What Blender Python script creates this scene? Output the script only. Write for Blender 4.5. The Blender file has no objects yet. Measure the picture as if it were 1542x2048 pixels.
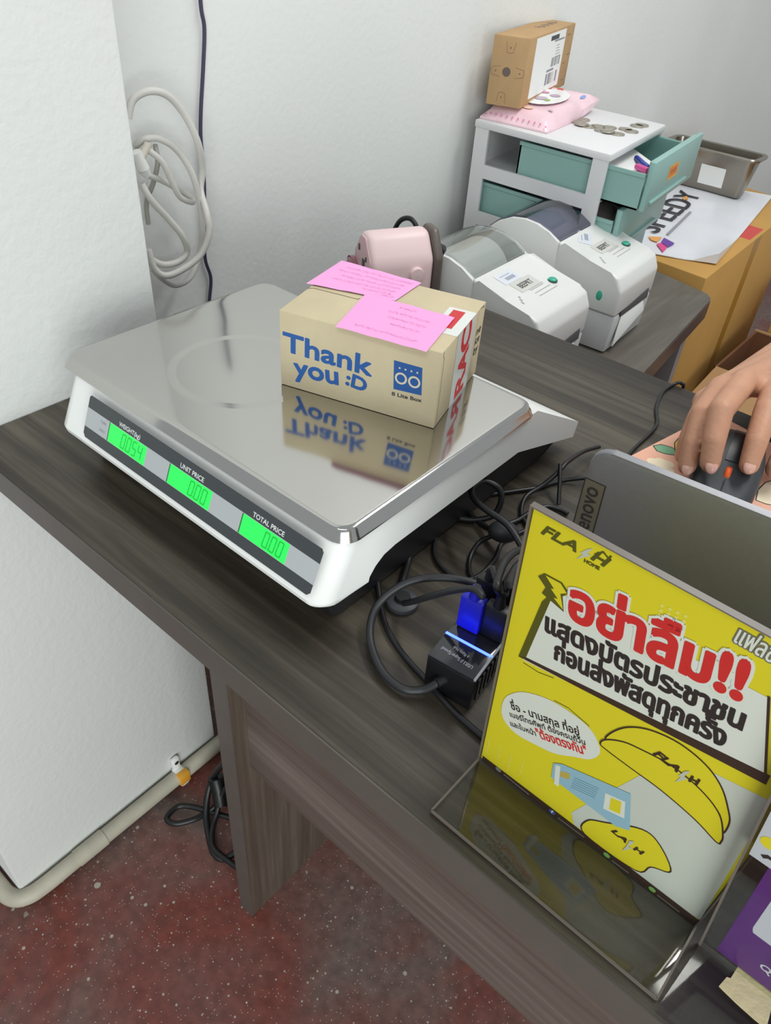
import bpy, bmesh, math, random
from mathutils import Vector, Matrix, geometry as GEO

# ---------------------------------------------------------------- scene, camera, light, exposure
SC = bpy.context.scene
COL = SC.collection
SC.view_settings.view_transform = 'Standard'
SC.view_settings.look = 'None'
SC.view_settings.gamma = 1.0
SC.view_settings.use_curve_mapping = False
SC.view_settings.exposure = 0.0
SC.cycles.caustics_reflective = False
SC.cycles.caustics_refractive = False

cam = bpy.data.cameras.new('camera')
cam.sensor_fit = 'VERTICAL'
cam.sensor_height = 36.0
cam.lens = 26.82
cam.clip_start = 0.01
camo = bpy.data.objects.new('camera', cam)
COL.objects.link(camo)
camo.matrix_world = Matrix(((0.75666, -0.45492, 0.46959, 0.0),
                            (0.65073, 0.45445, -0.60829, 0.0),
                            (0.06331, 0.76585, 0.63990, 1.18),
                            (0, 0, 0, 1)))
SC.camera = camo

W = bpy.data.worlds.new('room_light')
SC.world = W
W.use_nodes = True
W.node_tree.nodes['Background'].inputs[0].default_value = (0.90, 0.96, 1.0, 1)
W.node_tree.nodes['Background'].inputs[1].default_value = 0.48

def area(name, loc, sx, sy, power, col=(1, 1, 1), target=None):
    l = bpy.data.lights.new(name, 'AREA')
    l.shape = 'RECTANGLE'; l.size = sx; l.size_y = sy; l.energy = power; l.color = col
    o = bpy.data.objects.new(name, l); COL.objects.link(o); o.location = loc
    if target:
        o.rotation_euler = (Vector(target) - Vector(loc)).to_track_quat('-Z', 'Y').to_euler()
    return o
area('ceiling_tube_light', (0.05, 1.45, 2.65), 1.3, 0.25, 24, (1.0, 0.99, 0.97), (-0.15, 1.2, 0))
area('ceiling_tube_light', (0.35, -0.75, 2.65), 1.3, 0.25, 10, (0.97, 1.0, 1.0), (0.2, -0.5, 0))
area('side_fill_light', (1.9, -1.5, 1.10), 1.8, 1.6, 70, (0.95, 1.0, 0.98), (-0.6, 0.35, 0.5))  # broad unseen side light, added to brighten the pillar and the notice

# ---------------------------------------------------------------- materials
def lin(c):
    return tuple(((v / 255 + .055) / 1.055) ** 2.4 if v / 255 > .04045 else v / 255 / 12.92 for v in c[:3]) + (1.0,)
MATS = {}
def pm(name, rgb, rough=.5, metal=0.0, spec=.5, var=None, bump=None, emit=0.0, coat=0.0, trans=0.0, sss=0.0):
    """procedural principled material; var = (scale, amount) tone noise, bump = (scale, strength)"""
    if name in MATS: return MATS[name]
    m = bpy.data.materials.new(name); m.use_nodes = True
    nt = m.node_tree; b = nt.nodes['Principled BSDF']
    b.inputs['Base Color'].default_value = lin(rgb)
    b.inputs['Roughness'].default_value = rough
    b.inputs['Metallic'].default_value = metal
    b.inputs['Specular IOR Level'].default_value = spec
    b.inputs['Coat Weight'].default_value = coat
    if sss: b.inputs['Subsurface Weight'].default_value = sss; b.inputs['Subsurface Radius'].default_value = (.01, .004, .002); b.inputs['Subsurface Scale'].default_value = .5
    if emit:
        b.inputs['Emission Color'].default_value = lin(rgb); b.inputs['Emission Strength'].default_value = emit
    tc = nt.nodes.new('ShaderNodeTexCoord')
    if var:
        n = nt.nodes.new('ShaderNodeTexNoise'); n.inputs['Scale'].default_value = var[0]; n.inputs['Detail'].default_value = 5
        nt.links.new(tc.outputs['Object'], n.inputs['Vector'])
        r = nt.nodes.new('ShaderNodeValToRGB')
        c = lin(rgb); a = var[1]
        r.color_ramp.elements[0].position = .3; r.color_ramp.elements[1].position = .7
        r.color_ramp.elements[0].color = tuple(v * (1 - a) for v in c[:3]) + (1,)
        r.color_ramp.elements[1].color = tuple(min(1, v * (1 + a)) for v in c[:3]) + (1,)
        nt.links.new(n.outputs['Fac'], r.inputs['Fac']); nt.links.new(r.outputs['Color'], b.inputs['Base Color'])
    if bump:
        n = nt.nodes.new('ShaderNodeTexNoise'); n.inputs['Scale'].default_value = bump[0]; n.inputs['Detail'].default_value = 4
        nt.links.new(tc.outputs['Object'], n.inputs['Vector'])
        bp = nt.nodes.new('ShaderNodeBump'); bp.inputs['Strength'].default_value = bump[1]; bp.inputs['Distance'].default_value = .002
        nt.links.new(n.outputs['Fac'], bp.inputs['Height']); nt.links.new(bp.outputs['Normal'], b.inputs['Normal'])
    MATS[name] = m
    return m

def wood(name, scale, cols, rough=.42, spec=.4):
    if name in MATS: return MATS[name]
    m = bpy.data.materials.new(name); m.use_nodes = True
    nt = m.node_tree; b = nt.nodes['Principled BSDF']
    b.inputs['Roughness'].default_value = rough; b.inputs['Specular IOR Level'].default_value = spec
    tc = nt.nodes.new('ShaderNodeTexCoord'); mp = nt.nodes.new('ShaderNodeMapping')
    mp.inputs['Scale'].default_value = scale
    nt.links.new(tc.outputs['Object'], mp.inputs['Vector'])
    n1 = nt.nodes.new('ShaderNodeTexNoise'); n1.inputs['Scale'].default_value = 1.0; n1.inputs['Detail'].default_value = 7; n1.inputs['Roughness'].default_value = .65; n1.inputs['Distortion'].default_value = .25
    nt.links.new(mp.outputs['Vector'], n1.inputs['Vector'])
    mp2 = nt.nodes.new('ShaderNodeMapping'); mp2.inputs['Scale'].default_value = tuple(s * .22 for s in scale)
    nt.links.new(tc.outputs['Object'], mp2.inputs['Vector'])
    n2 = nt.nodes.new('ShaderNodeTexNoise'); n2.inputs['Scale'].default_value = 1.0; n2.inputs['Detail'].default_value = 3
    nt.links.new(mp2.outputs['Vector'], n2.inputs['Vector'])
    mx = nt.nodes.new('ShaderNodeMix'); mx.data_type = 'FLOAT'; mx.inputs[0].default_value = .45
    nt.links.new(n1.outputs['Fac'], mx.inputs[2]); nt.links.new(n2.outputs['Fac'], mx.inputs[3])
    r = nt.nodes.new('ShaderNodeValToRGB')
    r.color_ramp.elements[0].position = .36; r.color_ramp.elements[0].color = lin(cols[0])
    r.color_ramp.elements[1].position = .62; r.color_ramp.elements[1].color = lin(cols[2])
    e = r.color_ramp.elements.new(.49); e.color = lin(cols[1])
    nt.links.new(mx.outputs[0], r.inputs['Fac']); nt.links.new(r.outputs['Color'], b.inputs['Base Color'])
    MATS[name] = m
    return m

def clear(name, tint, gloss=.06, rough=.03, k=.9):
    """thin clear plastic: see-through with a Fresnel reflection"""
    if name in MATS: return MATS[name]
    m = bpy.data.materials.new(name); m.use_nodes = True
    nt = m.node_tree; nt.nodes.remove(nt.nodes['Principled BSDF'])
    t = nt.nodes.new('ShaderNodeBsdfTransparent'); t.inputs[0].default_value = lin(tint)
    g = nt.nodes.new('ShaderNodeBsdfGlossy'); g.inputs['Roughness'].default_value = rough
    f = nt.nodes.new('ShaderNodeLayerWeight'); f.inputs['Blend'].default_value = .5
    pw = nt.nodes.new('ShaderNodeMath'); pw.operation = 'POWER'; pw.inputs[1].default_value = 4.5
    nt.links.new(f.outputs['Facing'], pw.inputs[0])
    mul = nt.nodes.new('ShaderNodeMath'); mul.operation = 'MULTIPLY_ADD'; mul.inputs[1].default_value = k; mul.inputs[2].default_value = gloss + .035
    nt.links.new(pw.outputs[0], mul.inputs[0])
    mx = nt.nodes.new('ShaderNodeMixShader')
    nt.links.new(mul.outputs[0], mx.inputs[0]); nt.links.new(t.outputs[0], mx.inputs[1]); nt.links.new(g.outputs[0], mx.inputs[2])
    nt.links.new(mx.outputs[0], nt.nodes['Material Output'].inputs[0])
    MATS[name] = m
    return m

def floor_material():
    m = bpy.data.materials.new('worn_red_concrete'); m.use_nodes = True
    nt = m.node_tree; b = nt.nodes['Principled BSDF']; b.inputs['Roughness'].default_value = .55
    tc = nt.nodes.new('ShaderNodeTexCoord')
    def noise(s, d=5, dist=0):
        n = nt.nodes.new('ShaderNodeTexNoise'); n.inputs['Scale'].default_value = s; n.inputs['Detail'].default_value = d; n.inputs['Distortion'].default_value = dist
        nt.links.new(tc.outputs['Object'], n.inputs['Vector']); return n.outputs['Fac']
    def ramp(src, p0, c0, p1, c1):
        r = nt.nodes.new('ShaderNodeValToRGB'); e = r.color_ramp.elements
        e[0].position = p0; e[0].color = c0; e[1].position = p1; e[1].color = c1
        nt.links.new(src, r.inputs['Fac']); return r.outputs['Color']
    def mix(f, a, bb):
        x = nt.nodes.new('ShaderNodeMix'); x.data_type = 'RGBA'
        nt.links.new(f, x.inputs[0])
        for s, v in ((6, a), (7, bb)):
            if isinstance(v, tuple): x.inputs[s].default_value = v
            else: nt.links.new(v, x.inputs[s])
        return x.outputs[2]
    base = ramp(noise(4.2, 6, .8), .36, lin((114, 98, 92)), .66, lin((122, 58, 48)))
    fine = ramp(noise(60, 4), .35, (.68, .68, .68, 1), .65, (1.08, 1.08, 1.08, 1))
    mu = nt.nodes.new('ShaderNodeMix'); mu.data_type = 'RGBA'; mu.blend_type = 'MULTIPLY'; mu.inputs[0].default_value = .8
    nt.links.new(base, mu.inputs[6]); nt.links.new(fine, mu.inputs[7])
    col = mu.outputs[2]
    for sc_, th, rnd in ((210, .15, .40), (90, .13, .55), (38, .10, .72), (15, .08, .84)):      # paint and cement specks of three sizes
        v = nt.nodes.new('ShaderNodeTexVoronoi'); v.inputs['Scale'].default_value = sc_
        nt.links.new(tc.outputs['Object'], v.inputs['Vector'])
        wob = nt.nodes.new('ShaderNodeMath'); wob.operation = 'MULTIPLY_ADD'; wob.inputs[1].default_value = .12
        nt.links.new(noise(sc_ * 2, 2), wob.inputs[0]); nt.links.new(v.outputs['Distance'], wob.inputs[2])
        lt = nt.nodes.new('ShaderNodeMath'); lt.operation = 'LESS_THAN'; lt.inputs[1].default_value = th + .06
        nt.links.new(wob.outputs[0], lt.inputs[0])
        sep = nt.nodes.new('ShaderNodeSeparateColor'); nt.links.new(v.outputs['Color'], sep.inputs[0])
        gt = nt.nodes.new('ShaderNodeMath'); gt.operation = 'GREATER_THAN'; gt.inputs[1].default_value = rnd
        nt.links.new(sep.outputs[0], gt.inputs[0])
        an = nt.nodes.new('ShaderNodeMath'); an.operation = 'MULTIPLY'
        nt.links.new(lt.outputs[0], an.inputs[0]); nt.links.new(gt.outputs[0], an.inputs[1])
        col = mix(an.outputs[0], col, lin((172, 165, 155)))
    col = mix(ramp(noise(9, 6, 1.2), .715, (0, 0, 0, 1), .73, (1, 1, 1, 1)), col, lin((150, 138, 128)))      # flaked patches
    nt.links.new(col, b.inputs['Base Color'])
    bp = nt.nodes.new('ShaderNodeBump'); bp.inputs['Strength'].default_value = .25; bp.inputs['Distance'].default_value = .002
    nt.links.new(noise(120, 4), bp.inputs['Height']); nt.links.new(bp.outputs['Normal'], b.inputs['Normal'])
    return m

def steel_material(name, col, rough, ring=None):
    m = bpy.data.materials.new(name); m.use_nodes = True
    nt = m.node_tree; b = nt.nodes['Principled BSDF']
    b.inputs['Base Color'].default_value = lin(col); b.inputs['Metallic'].default_value = 1.0
    tc = nt.nodes.new('ShaderNodeTexCoord')
    n = nt.nodes.new('ShaderNodeTexNoise'); n.inputs['Scale'].default_value = 9; n.inputs['Detail'].default_value = 6
    nt.links.new(tc.outputs['Object'], n.inputs['Vector'])
    mr = nt.nodes.new('ShaderNodeMapRange'); mr.inputs[3].default_value = rough * .7; mr.inputs[4].default_value = rough * 1.4
    nt.links.new(n.outputs['Fac'], mr.inputs[0]); nt.links.new(mr.outputs[0], b.inputs['Roughness'])
    if ring:                                                                    # shallow stamped ring
        vm = nt.nodes.new('ShaderNodeVectorMath'); vm.operation = 'DISTANCE'; vm.inputs[1].default_value = ring[:3]
        nt.links.new(tc.outputs['Object'], vm.inputs[0])
        r = nt.nodes.new('ShaderNodeValToRGB'); e = r.color_ramp.elements
        k = ring[3] / (ring[3] * 1.3)
        e[0].position = k - .05; e[0].color = (0, 0, 0, 1); e[1].position = k + .05; e[1].color = (1, 1, 1, 1)
        sc_ = nt.nodes.new('ShaderNodeMath'); sc_.operation = 'DIVIDE'; sc_.inputs[1].default_value = ring[3] * 1.3
        nt.links.new(vm.outputs['Value'], sc_.inputs[0]); nt.links.new(sc_.outputs[0], r.inputs['Fac'])
        bp = nt.nodes.new('ShaderNodeBump'); bp.inputs['Strength'].default_value = 1.0; bp.inputs['Distance'].default_value = .0005
        nt.links.new(r.outputs['Color'], bp.inputs['Height']); nt.links.new(bp.outputs['Normal'], b.inputs['Normal'])
    return m

# ---------------------------------------------------------------- mesh helpers
def catmull(P, k=8, closed=False):
    P = [Vector(p) for p in P]; n = len(P)
    if n < 3: return P
    out = []
    for i in range(n if closed else n - 1):
        a, b, c, d = (P[(i - 1) % n], P[i], P[(i + 1) % n], P[(i + 2) % n]) if closed else (P[max(i - 1, 0)], P[i], P[i + 1], P[min(i + 2, n - 1)])
        for j in range(k):
            t = j / k
            out.append(.5 * ((2 * b) + (c - a) * t + (2 * a - 5 * b + 4 * c - d) * t * t + (3 * b - a - 3 * c + d) * t ** 3))
    if not closed: out.append(P[-1])
    return out

class Plane:
    def __init__(s, O, U, V, N=None):
        s.O = Vector(O); s.U = Vector(U); s.V = Vector(V); s.N = Vector(N) if N else s.U.cross(s.V)
    def at(s, u, v, l=0): return s.O + s.U * u + s.V * v + s.N * l

class MB:
    def __init__(s): s.v = []; s.f = []; s.m = []
    def add(s, V, F, m=0):
        k = len(s.v); s.v += [Vector(p) for p in V]
        for f in F: s.f.append(tuple(i + k for i in f)); s.m.append(m)
        return s
    def bm(s, b, m=0):
        b.verts.index_update()
        s.add([v.co.copy() for v in b.verts], [[v.index for v in f.verts] for f in b.faces], m); b.free(); return s
    def hexa(s, P, m=0, bev=0, seg=2):
        """eight corners: bottom ring 0-3, top ring 4-7"""
        b = bmesh.new(); vs = [b.verts.new(p) for p in P]
        for f in ((3, 2, 1, 0), (4, 5, 6, 7), (0, 1, 5, 4), (1, 2, 6, 5), (2, 3, 7, 6), (3, 0, 4, 7)): b.faces.new([vs[i] for i in f])
        if bev: bmesh.ops.bevel(b, geom=b.edges[:], offset=bev, segments=seg, profile=.5, affect='EDGES')
        return s.bm(b, m)
    def box(s, x0, x1, y0, y1, z0, z1, m=0, bev=0, seg=2):
        return s.hexa([(x0, y0, z0), (x1, y0, z0), (x1, y1, z0), (x0, y1, z0), (x0, y0, z1), (x1, y0, z1), (x1, y1, z1), (x0, y1, z1)], m, bev, seg)
    def prism(s, poly, axis, a0, a1, m=0, bev=0, seg=2):
        """poly of 2-D points in the two other axes (in order), swept along axis"""
        def mk(p, a): return {'x': (a, p[0], p[1]), 'y': (p[0], a, p[1]), 'z': (p[0], p[1], a)}[axis]
        b = bmesh.new(); n = len(poly)
        A = [b.verts.new(mk(p, a0)) for p in poly]; B = [b.verts.new(mk(p, a1)) for p in poly]
        b.faces.new(A); b.faces.new(B[::-1])
        for i in range(n): b.faces.new((A[i], B[i], B[(i + 1) % n], A[(i + 1) % n]))
        if bev: bmesh.ops.bevel(b, geom=b.edges[:], offset=bev, segments=seg, profile=.5, affect='EDGES', clamp_overlap=True)
        return s.bm(b, m)
    def tube(s, P, r, m=0, n=10, closed=False, k=8, smooth=True, caps=True):
        Q = catmull(P, k, closed) if smooth else [Vector(p) for p in P]
        N = len(Q); R = r if isinstance(r, (list, tuple)) else None
        V = []; F = []; up = None
        for i in range(N):
            t = (Q[(i + 1) % N] - Q[i - 1]) if closed else (Q[min(i + 1, N - 1)] - Q[max(i - 1, 0)])
            t.normalize()
            if up is None:
                up = t.orthogonal().normalized()
            up = (up - t * up.dot(t))
            up = up.normalized() if up.length > 1e-6 else t.orthogonal().normalized()
            w = t.cross(up)
            rr = r if R is None else R[0] + (R[1] - R[0]) * i / (N - 1)
            for j in range(n):
                a = 2 * math.pi * j / n; V.append(Q[i] + (up * math.cos(a) + w * math.sin(a)) * rr)
        for i in range(N if closed else N - 1):
            for j in range(n):
                a = i * n + j; b = i * n + (j + 1) % n; c = ((i + 1) % N) * n
                F.append((a, b, c + (j + 1) % n, c + j))
        if not closed and caps: F.append(tuple(range(n))[::-1]); F.append(tuple(range((N - 1) * n, N * n)))
        return s.add(V, F, m)
    def cyl(s, p0, p1, r0, r1=None, m=0, n=24, caps=True):
        return s.tube([p0, p1], [r0, r0 if r1 is None else r1], m, n, smooth=False, caps=caps)
    def lathe(s, prof, c, m=0, n=28, axis='z'):
        V = []; F = []
        for r, h in prof:
            for j in range(n):
                a = 2 * math.pi * j / n; x, y = r * math.cos(a), r * math.sin(a)
                V.append(Vector(c) + Vector({'z': (x, y, h), 'x': (h, x, y), 'y': (x, h, y)}[axis]))
        for i in range(len(prof) - 1):
            for j in range(n): F.append((i * n + j, i * n + (j + 1) % n, (i + 1) * n + (j + 1) % n, (i + 1) * n + j))
        return s.add(V, F, m)
    def ball(s, c, rx, ry, rz, m=0, n=16, k=10, rot=None):
        V = []; F = []
        for i in range(k + 1):
            t = math.pi * i / k
            for j in range(n):
                a = 2 * math.pi * j / n
                p = Vector((rx * math.sin(t) * math.cos(a), ry * math.sin(t) * math.sin(a), rz * math.cos(t)))
                if rot: p = rot @ p
                V.append(Vector(c) + p)
        for i in range(k):
            for j in range(n): F.append((i * n + j, i * n + (j + 1) % n, (i + 1) * n + (j + 1) % n, (i + 1) * n + j))
        return s.add(V, F, m)
    # --- flat printing on a plane; layer counts tenths of a millimetre off the surface
    def poly(s, pl, P, m=0, layer=1): return s.add([pl.at(u, v, layer * .00006) for u, v in P], [tuple(range(len(P)))], m)
    def rect(s, pl, u0, v0, u1, v1, m=0, layer=1): return s.poly(pl, [(u0, v0), (u1, v0), (u1, v1), (u0, v1)], m, layer)
    def disc(s, pl, u, v, r, m=0, layer=1, r2=None, n=24): return s.poly(pl, [(u + r * math.cos(2 * math.pi * i / n), v + (r2 or r) * math.sin(2 * math.pi * i / n)) for i in range(n)], m, layer)
    def ring(s, pl, u, v, r, w, m=0, layer=1, n=24, r2=None):
        q = (r2 or r) / r
        return s.stroke(pl, [(u + r * math.cos(2 * math.pi * i / n), v + r * q * math.sin(2 * math.pi * i / n)) for i in range(n + 1)], w, m, layer)
    def stroke(s, pl, P, w, m=0, layer=1):
        for k, (a, b) in enumerate(zip(P[:-1], P[1:])):
            d = Vector((b[0] - a[0], b[1] - a[1]))
            if d.length < 1e-7: continue
            d.normalize(); p = Vector((-d.y, d.x)) * w / 2; e = d * w * .3
            A = Vector(a) - e; B = Vector(b) + e
            s.poly(pl, [tuple(A - p), tuple(B - p), tuple(B + p), tuple(A + p)], m, layer + .03 * (k % 11))
        return s
    def text(s, pl, body, p0, p1, h=None, m=0, bold=0.0, layer=1, shear=0.0):
        """lettering whose baseline runs p0 -> p1; h = em height (default follows the width)"""
        L = glyphs(body)
        x0 = min(p.x for l in L for p in l); x1 = max(p.x for l in L for p in l)
        d = Vector((p1[0] - p0[0], p1[1] - p0[1])); sx = d.length / (x1 - x0); d.normalize(); e = Vector((-d.y, d.x))
        sy = h if h else sx
        def T(x, y): return Vector(p0) + d * ((x - x0 + shear * y) * sx) + e * (y * sy)
        v, f = fill(L)
        s.add([pl.at(*T(p.x, p.y), layer * .00006) for p in v], f, m)
        if bold:
            for l in L:
                q = [T(p.x, p.y) for p in l]
                s.stroke(pl, [tuple(p) for p in q] + [tuple(q[0])], bold, m, layer + .06)
        return s
    def xf(s, fn): s.v = [Vector(fn(*p)) for p in s.v]; return s

_GL = {}
def _loops(body):
    if body in _GL: return _GL[body]
    c = bpy.data.curves.new('lettering', 'FONT'); c.body = body
    o = bpy.data.objects.new('lettering', c); COL.objects.link(o)
    dg = bpy.context.evaluated_depsgraph_get(); dg.update()
    cu = o.evaluated_get(dg).to_curve(dg)
    loops = []
    for sp in cu.splines:
        P = sp.bezier_points; n = len(P); L = []
        for i in range(n):
            a = P[i]; b = P[(i + 1) % n]
            ch = (b.co - a.co).length
            if abs((a.handle_right - a.co).length + (b.handle_left - a.handle_right).length + (b.co - b.handle_left).length - ch) < 1e-4 * max(ch, 1e-6): L.append(a.co.to_2d())
            else: L += [v.to_2d() for v in GEO.interpolate_bezier(a.co, a.handle_right, b.handle_left, b.co, 5)[:-1]]
        if len(L) > 2: loops.append(L)
    bpy.data.objects.remove(o); bpy.data.curves.remove(c)
    _GL[body] = loops
    return loops
def glyphs(body):
    L = [list(l) for l in _loops(body)]
    for i, ch in enumerate(body):                                   # lift a tone mark that follows an upper vowel
        if 0x0E48 <= ord(ch) <= 0x0E4B and i and ord(body[i - 1]) in (0x0E31, 0x0E34, 0x0E35, 0x0E36, 0x0E37):
            a = len(_loops(body[:i])); b = len(_loops(body[:i + 1]))
            for k in range(a, b): L[k] = [p + Vector((0, .17)) for p in L[k]]
    return L
def fill(loops):
    V = []; E = []
    for L in loops:
        k = len(V); n = len(L); V += L; E += [(k + i, k + (i + 1) % n) for i in range(n)]
    v, e, f, _, _, _ = GEO.delaunay_2d_cdt(V, E, [], 0, 1e-5)
    out = []
    BB = [(min(p.x for p in L), max(p.x for p in L), min(p.y for p in L), max(p.y for p in L)) for L in loops]
    for t in f:
        c = sum((v[i] for i in t), Vector((0, 0))) / len(t); wn = 0
        for L, bb in zip(loops, BB):
            if not (bb[0] <= c.x <= bb[1] and bb[2] <= c.y <= bb[3]): continue
            for i in range(len(L)):
                a = L[i - 1]; b = L[i]
                if (a.y <= c.y) != (b.y <= c.y) and a.x + (c.y - a.y) / (b.y - a.y) * (b.x - a.x) > c.x: wn += 1 if b.y > a.y else -1
        if wn: out.append(tuple(t))
    return v, out

# ---------------------------------------------------------------- objects
MW = {}
def tag(o, label=None, cat=None, group=None, kind=None):
    if label: o['label'] = label
    if cat: o['category'] = cat
    if group: o['group'] = group
    if kind: o['kind'] = kind
    return o
def thing(name, label, cat, loc=(0, 0, 0), rotz=0.0, group=None):
    o = bpy.data.objects.new(name, None); COL.objects.link(o); o.empty_display_size = .05
    o.location = loc; o.rotation_euler = (0, 0, rotz)
    MW[o.name] = Matrix.Translation(loc) @ Matrix.Rotation(rotz, 4, 'Z')
    return tag(o, label, cat, group)
def obj(name, mb, mats, parent=None, flat=False, local=False, at=None, label=None, normals=True):
    """one mesh object; coordinates in mb are world ones unless local"""
    me = bpy.data.meshes.new(name)
    M = MW[parent.name] if parent else Matrix.Translation(at or (0, 0, 0))
    inv = Matrix.Identity(4) if local else M.inverted()
    me.from_pydata([tuple(inv @ p) for p in mb.v], [], mb.f)
    for m in (mats if isinstance(mats, (list, tuple)) else [mats]): me.materials.append(m)
    me.polygons.foreach_set('material_index', mb.m)
    if normals:
        b = bmesh.new(); b.from_mesh(me); bmesh.ops.recalc_face_normals(b, faces=b.faces); b.to_mesh(me); b.free()
    if not flat:
        me.polygons.foreach_set('use_smooth', [True] * len(me.polygons)); me.set_sharp_from_angle(angle=math.radians(38))
    me.update()
    o = bpy.data.objects.new(name, me); COL.objects.link(o)
    if parent: o.parent = parent; MW[o.name] = M
    elif at: o.location = at; MW[o.name] = M
    else: MW[o.name] = Matrix.Identity(4)
    if label: o['label'] = label
    return o
def prt(name, mb, mats, parent, local=False, label=None): return obj(name, mb, mats, parent, flat=True, local=local, normals=False, label=label)
def dup(root, loc=None, rotz=None, label=None, group=None):
    r = root.copy(); COL.objects.link(r)
    if loc is not None: r.location = loc
    if rotz is not None: r.rotation_euler = (0, 0, rotz)
    MW[r.name] = Matrix.Translation(r.location) @ Matrix.Rotation(r.rotation_euler.z, 4, 'Z')
    if label: r['label'] = label
    if group: r['group'] = group
    for ch in root.children:
        c = ch.copy(); COL.objects.link(c); c.parent = r; MW[c.name] = MW[r.name]
        for g in ch.children:
            d = g.copy(); COL.objects.link(d); d.parent = c; MW[d.name] = MW[r.name]
    return r

# ---------------------------------------------------------------- the room
WALL = pm('white_wall_paint', (222, 224, 222), .75, spec=.25, bump=(115, .3), var=(2.5, .03))
FLOOR = floor_material()
def struct(name, mb, m): return tag(obj(name, mb, m), kind='structure')
struct('floor', MB().box(-1.7, 2.2, -1.6, 4.2, -.05, 0), FLOOR)
struct('wall_left', MB().box(-1.0, -.862, .40, 3.6, 0, 2.7), WALL)
struct('wall_pillar', MB().box(-1.6, -.665, .078, .434, 0, 2.7, bev=.004), WALL)
struct('wall_back', MB().box(-.95, 2.0, 3.6, 3.7, 0, 2.7), WALL)

PIPE = pm('dusty_cream_pvc', (176, 171, 154), .55, var=(18, .16))
t = thing('conduit_pipe', 'dusty cream plastic conduit pipe bending round the pillar foot', 'pipe', (-.650, .3, 0))
obj('pipe', MB().tube([(-.651, .66, .020), (-.651, .45, .020), (-.651, .3, .020), (-.651, .17, .020), (-.651, .105, .020), (-.656, .080, .020), (-.670, .066, .020), (-.70, .062, .020), (-.80, .062, .020), (-1.1, .062, .020)], .0125, n=16), PIPE, t)
obj('coupling', MB().cyl((-.651, .158, .020), (-.651, .205, .020), .0138, n=16), PIPE, t)
t = thing('pipe_clip', 'small white saddle clip on the pipe with an orange mark', 'clip', (-.65, .36, 0))
obj('saddle', MB().box(-.664, -.6365, .340, .358, .004, .0345, bev=.005).box(-.664, -.655, .342, .356, .026, .060, bev=.004), pm('white_plastic', (232, 233, 230), .4), t)
obj('orange_mark', MB().box(-.6480, -.6360, .3395, .3585, .012, .0350, bev=.001), pm('orange_paint', (222, 160, 50), .5), t, label='orange mark')
obj('screw', MB().cyl((-.656, .349, .050), (-.6545, .349, .050), .0038), pm('dark_steel', (70, 70, 70), .4, 1), t)

# ---------------------------------------------------------------- the dark desk
WTOP = wood('dark_grey_oak_top', (3.2, 75, 75), ((40, 35, 29), (60, 54, 46), (90, 83, 71)), .36)
WEDGE = pm('grey_brown_edge_band', (84, 78, 73), .5, var=(30, .06))
WX = wood('grey_brown_oak_along', (3.5, 90, 90), ((84, 72, 66), (98, 86, 80), (116, 104, 97)), .5)
WZ = wood('grey_brown_oak_upright', (90, 90, 3.5), ((72, 60, 52), (86, 75, 66), (104, 93, 84)), .5)
t = thing('desk', 'dark grey-brown wooden desk standing against the white pillar', 'desk', (-.05, .51, 0))
obj('desk_top', MB().box(-.664, .62, .2062, .82, .722, .75, bev=.0008, seg=1), WTOP, t)
obj('edge_band', MB().box(-.664, .62, .2050, .2064, .7222, .7497), WEDGE, t, label='plain grey-brown edge band')
obj('side_panel', MB().box(-.427, -.402, .284, .74, 0, .722, bev=.0006, seg=1), WZ, t)
obj('side_panel', MB().box(.53, .555, .284, .74, 0, .722, bev=.0006, seg=1), WZ, t)
obj('modesty_panel', MB().box(-.402, .53, .304, .320, .37, .722, bev=.0006, seg=1), WX, t)
obj('panel_edge', MB().box(-.4272, -.4018, .2828, .2843, 0, .722), WEDGE, t)

# ---------------------------------------------------------------- the price scale
WPL = pm('white_abs_plastic', (236, 237, 234), .32, spec=.45)
BPL = pm('black_plastic', (24, 24, 27), .45)
STEEL = steel_material('brushed_steel_tray', (196, 194, 190), .10, ring=(*(Vector((-0.4609, 0.3781, 0.8438)) - Vector((-.419, .42, .75))), .060))
t = thing('price_scale', 'white electronic price scale with a steel tray and green displays', 'scale', (-.419, .42, .75))
xs0, xs1 = -.576, -.2490
prof = [(.266, .7805), (.2605, .7845), (.2595, .789), (.2812, .8330), (.300, .8345), (.525, .8345), (.620, .780), (.616, .764), (.505, .8005), (.338, .8005), (.325, .7985), (.316, .793), (.310, .786), (.304, .7815)]
n = len(prof); RB = .015
st = [(xs0 + RB * (1 - math.cos(a)), RB * (1 - math.sin(a))) for a in [math.pi / 2 * k / 7 for k in range(8)]]
st = st + [(xs0 + xs1 - x, s_) for x, s_ in st[::-1]]
V = []
for x, s_ in st:
    for k, (y, z) in enumerate(prof):
        f_ = 1 if k in (0, 1, 2, 3) else .35 if k in (4, 13) else 0
        V.append((x, y + s_ * f_, z + (.25 * s_ if k in (0, 1) else 0)))
b = bmesh.new(); vs = [b.verts.new(v_) for v_ in V]
for s_ in range(len(st) - 1):
    for k in range(n): b.faces.new((vs[s_ * n + k], vs[(s_ + 1) * n + k], vs[(s_ + 1) * n + (k + 1) % n], vs[s_ * n + (k + 1) % n]))
b.faces.new(vs[:n][::-1]); b.faces.new(vs[-n:])
ed_ = [e for e in b.edges if len(e.link_faces) == 2 and e.calc_face_angle(0) > .6]
bmesh.ops.bevel(b, geom=ed_, offset=.0022, segments=2, profile=.5, affect='EDGES', clamp_overlap=True)
obj('body', MB().bm(b), WPL, t)
mb = MB().prism([(.288, .7525), (.282, .757), (.277, .783), (.312, .7835), (.33, .803), (.50, .803), (.60, .772), (.60, .760), (.58, .7525)], 'x', xs0 + .016, xs1 - .010, bev=.0085, seg=3)
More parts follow.
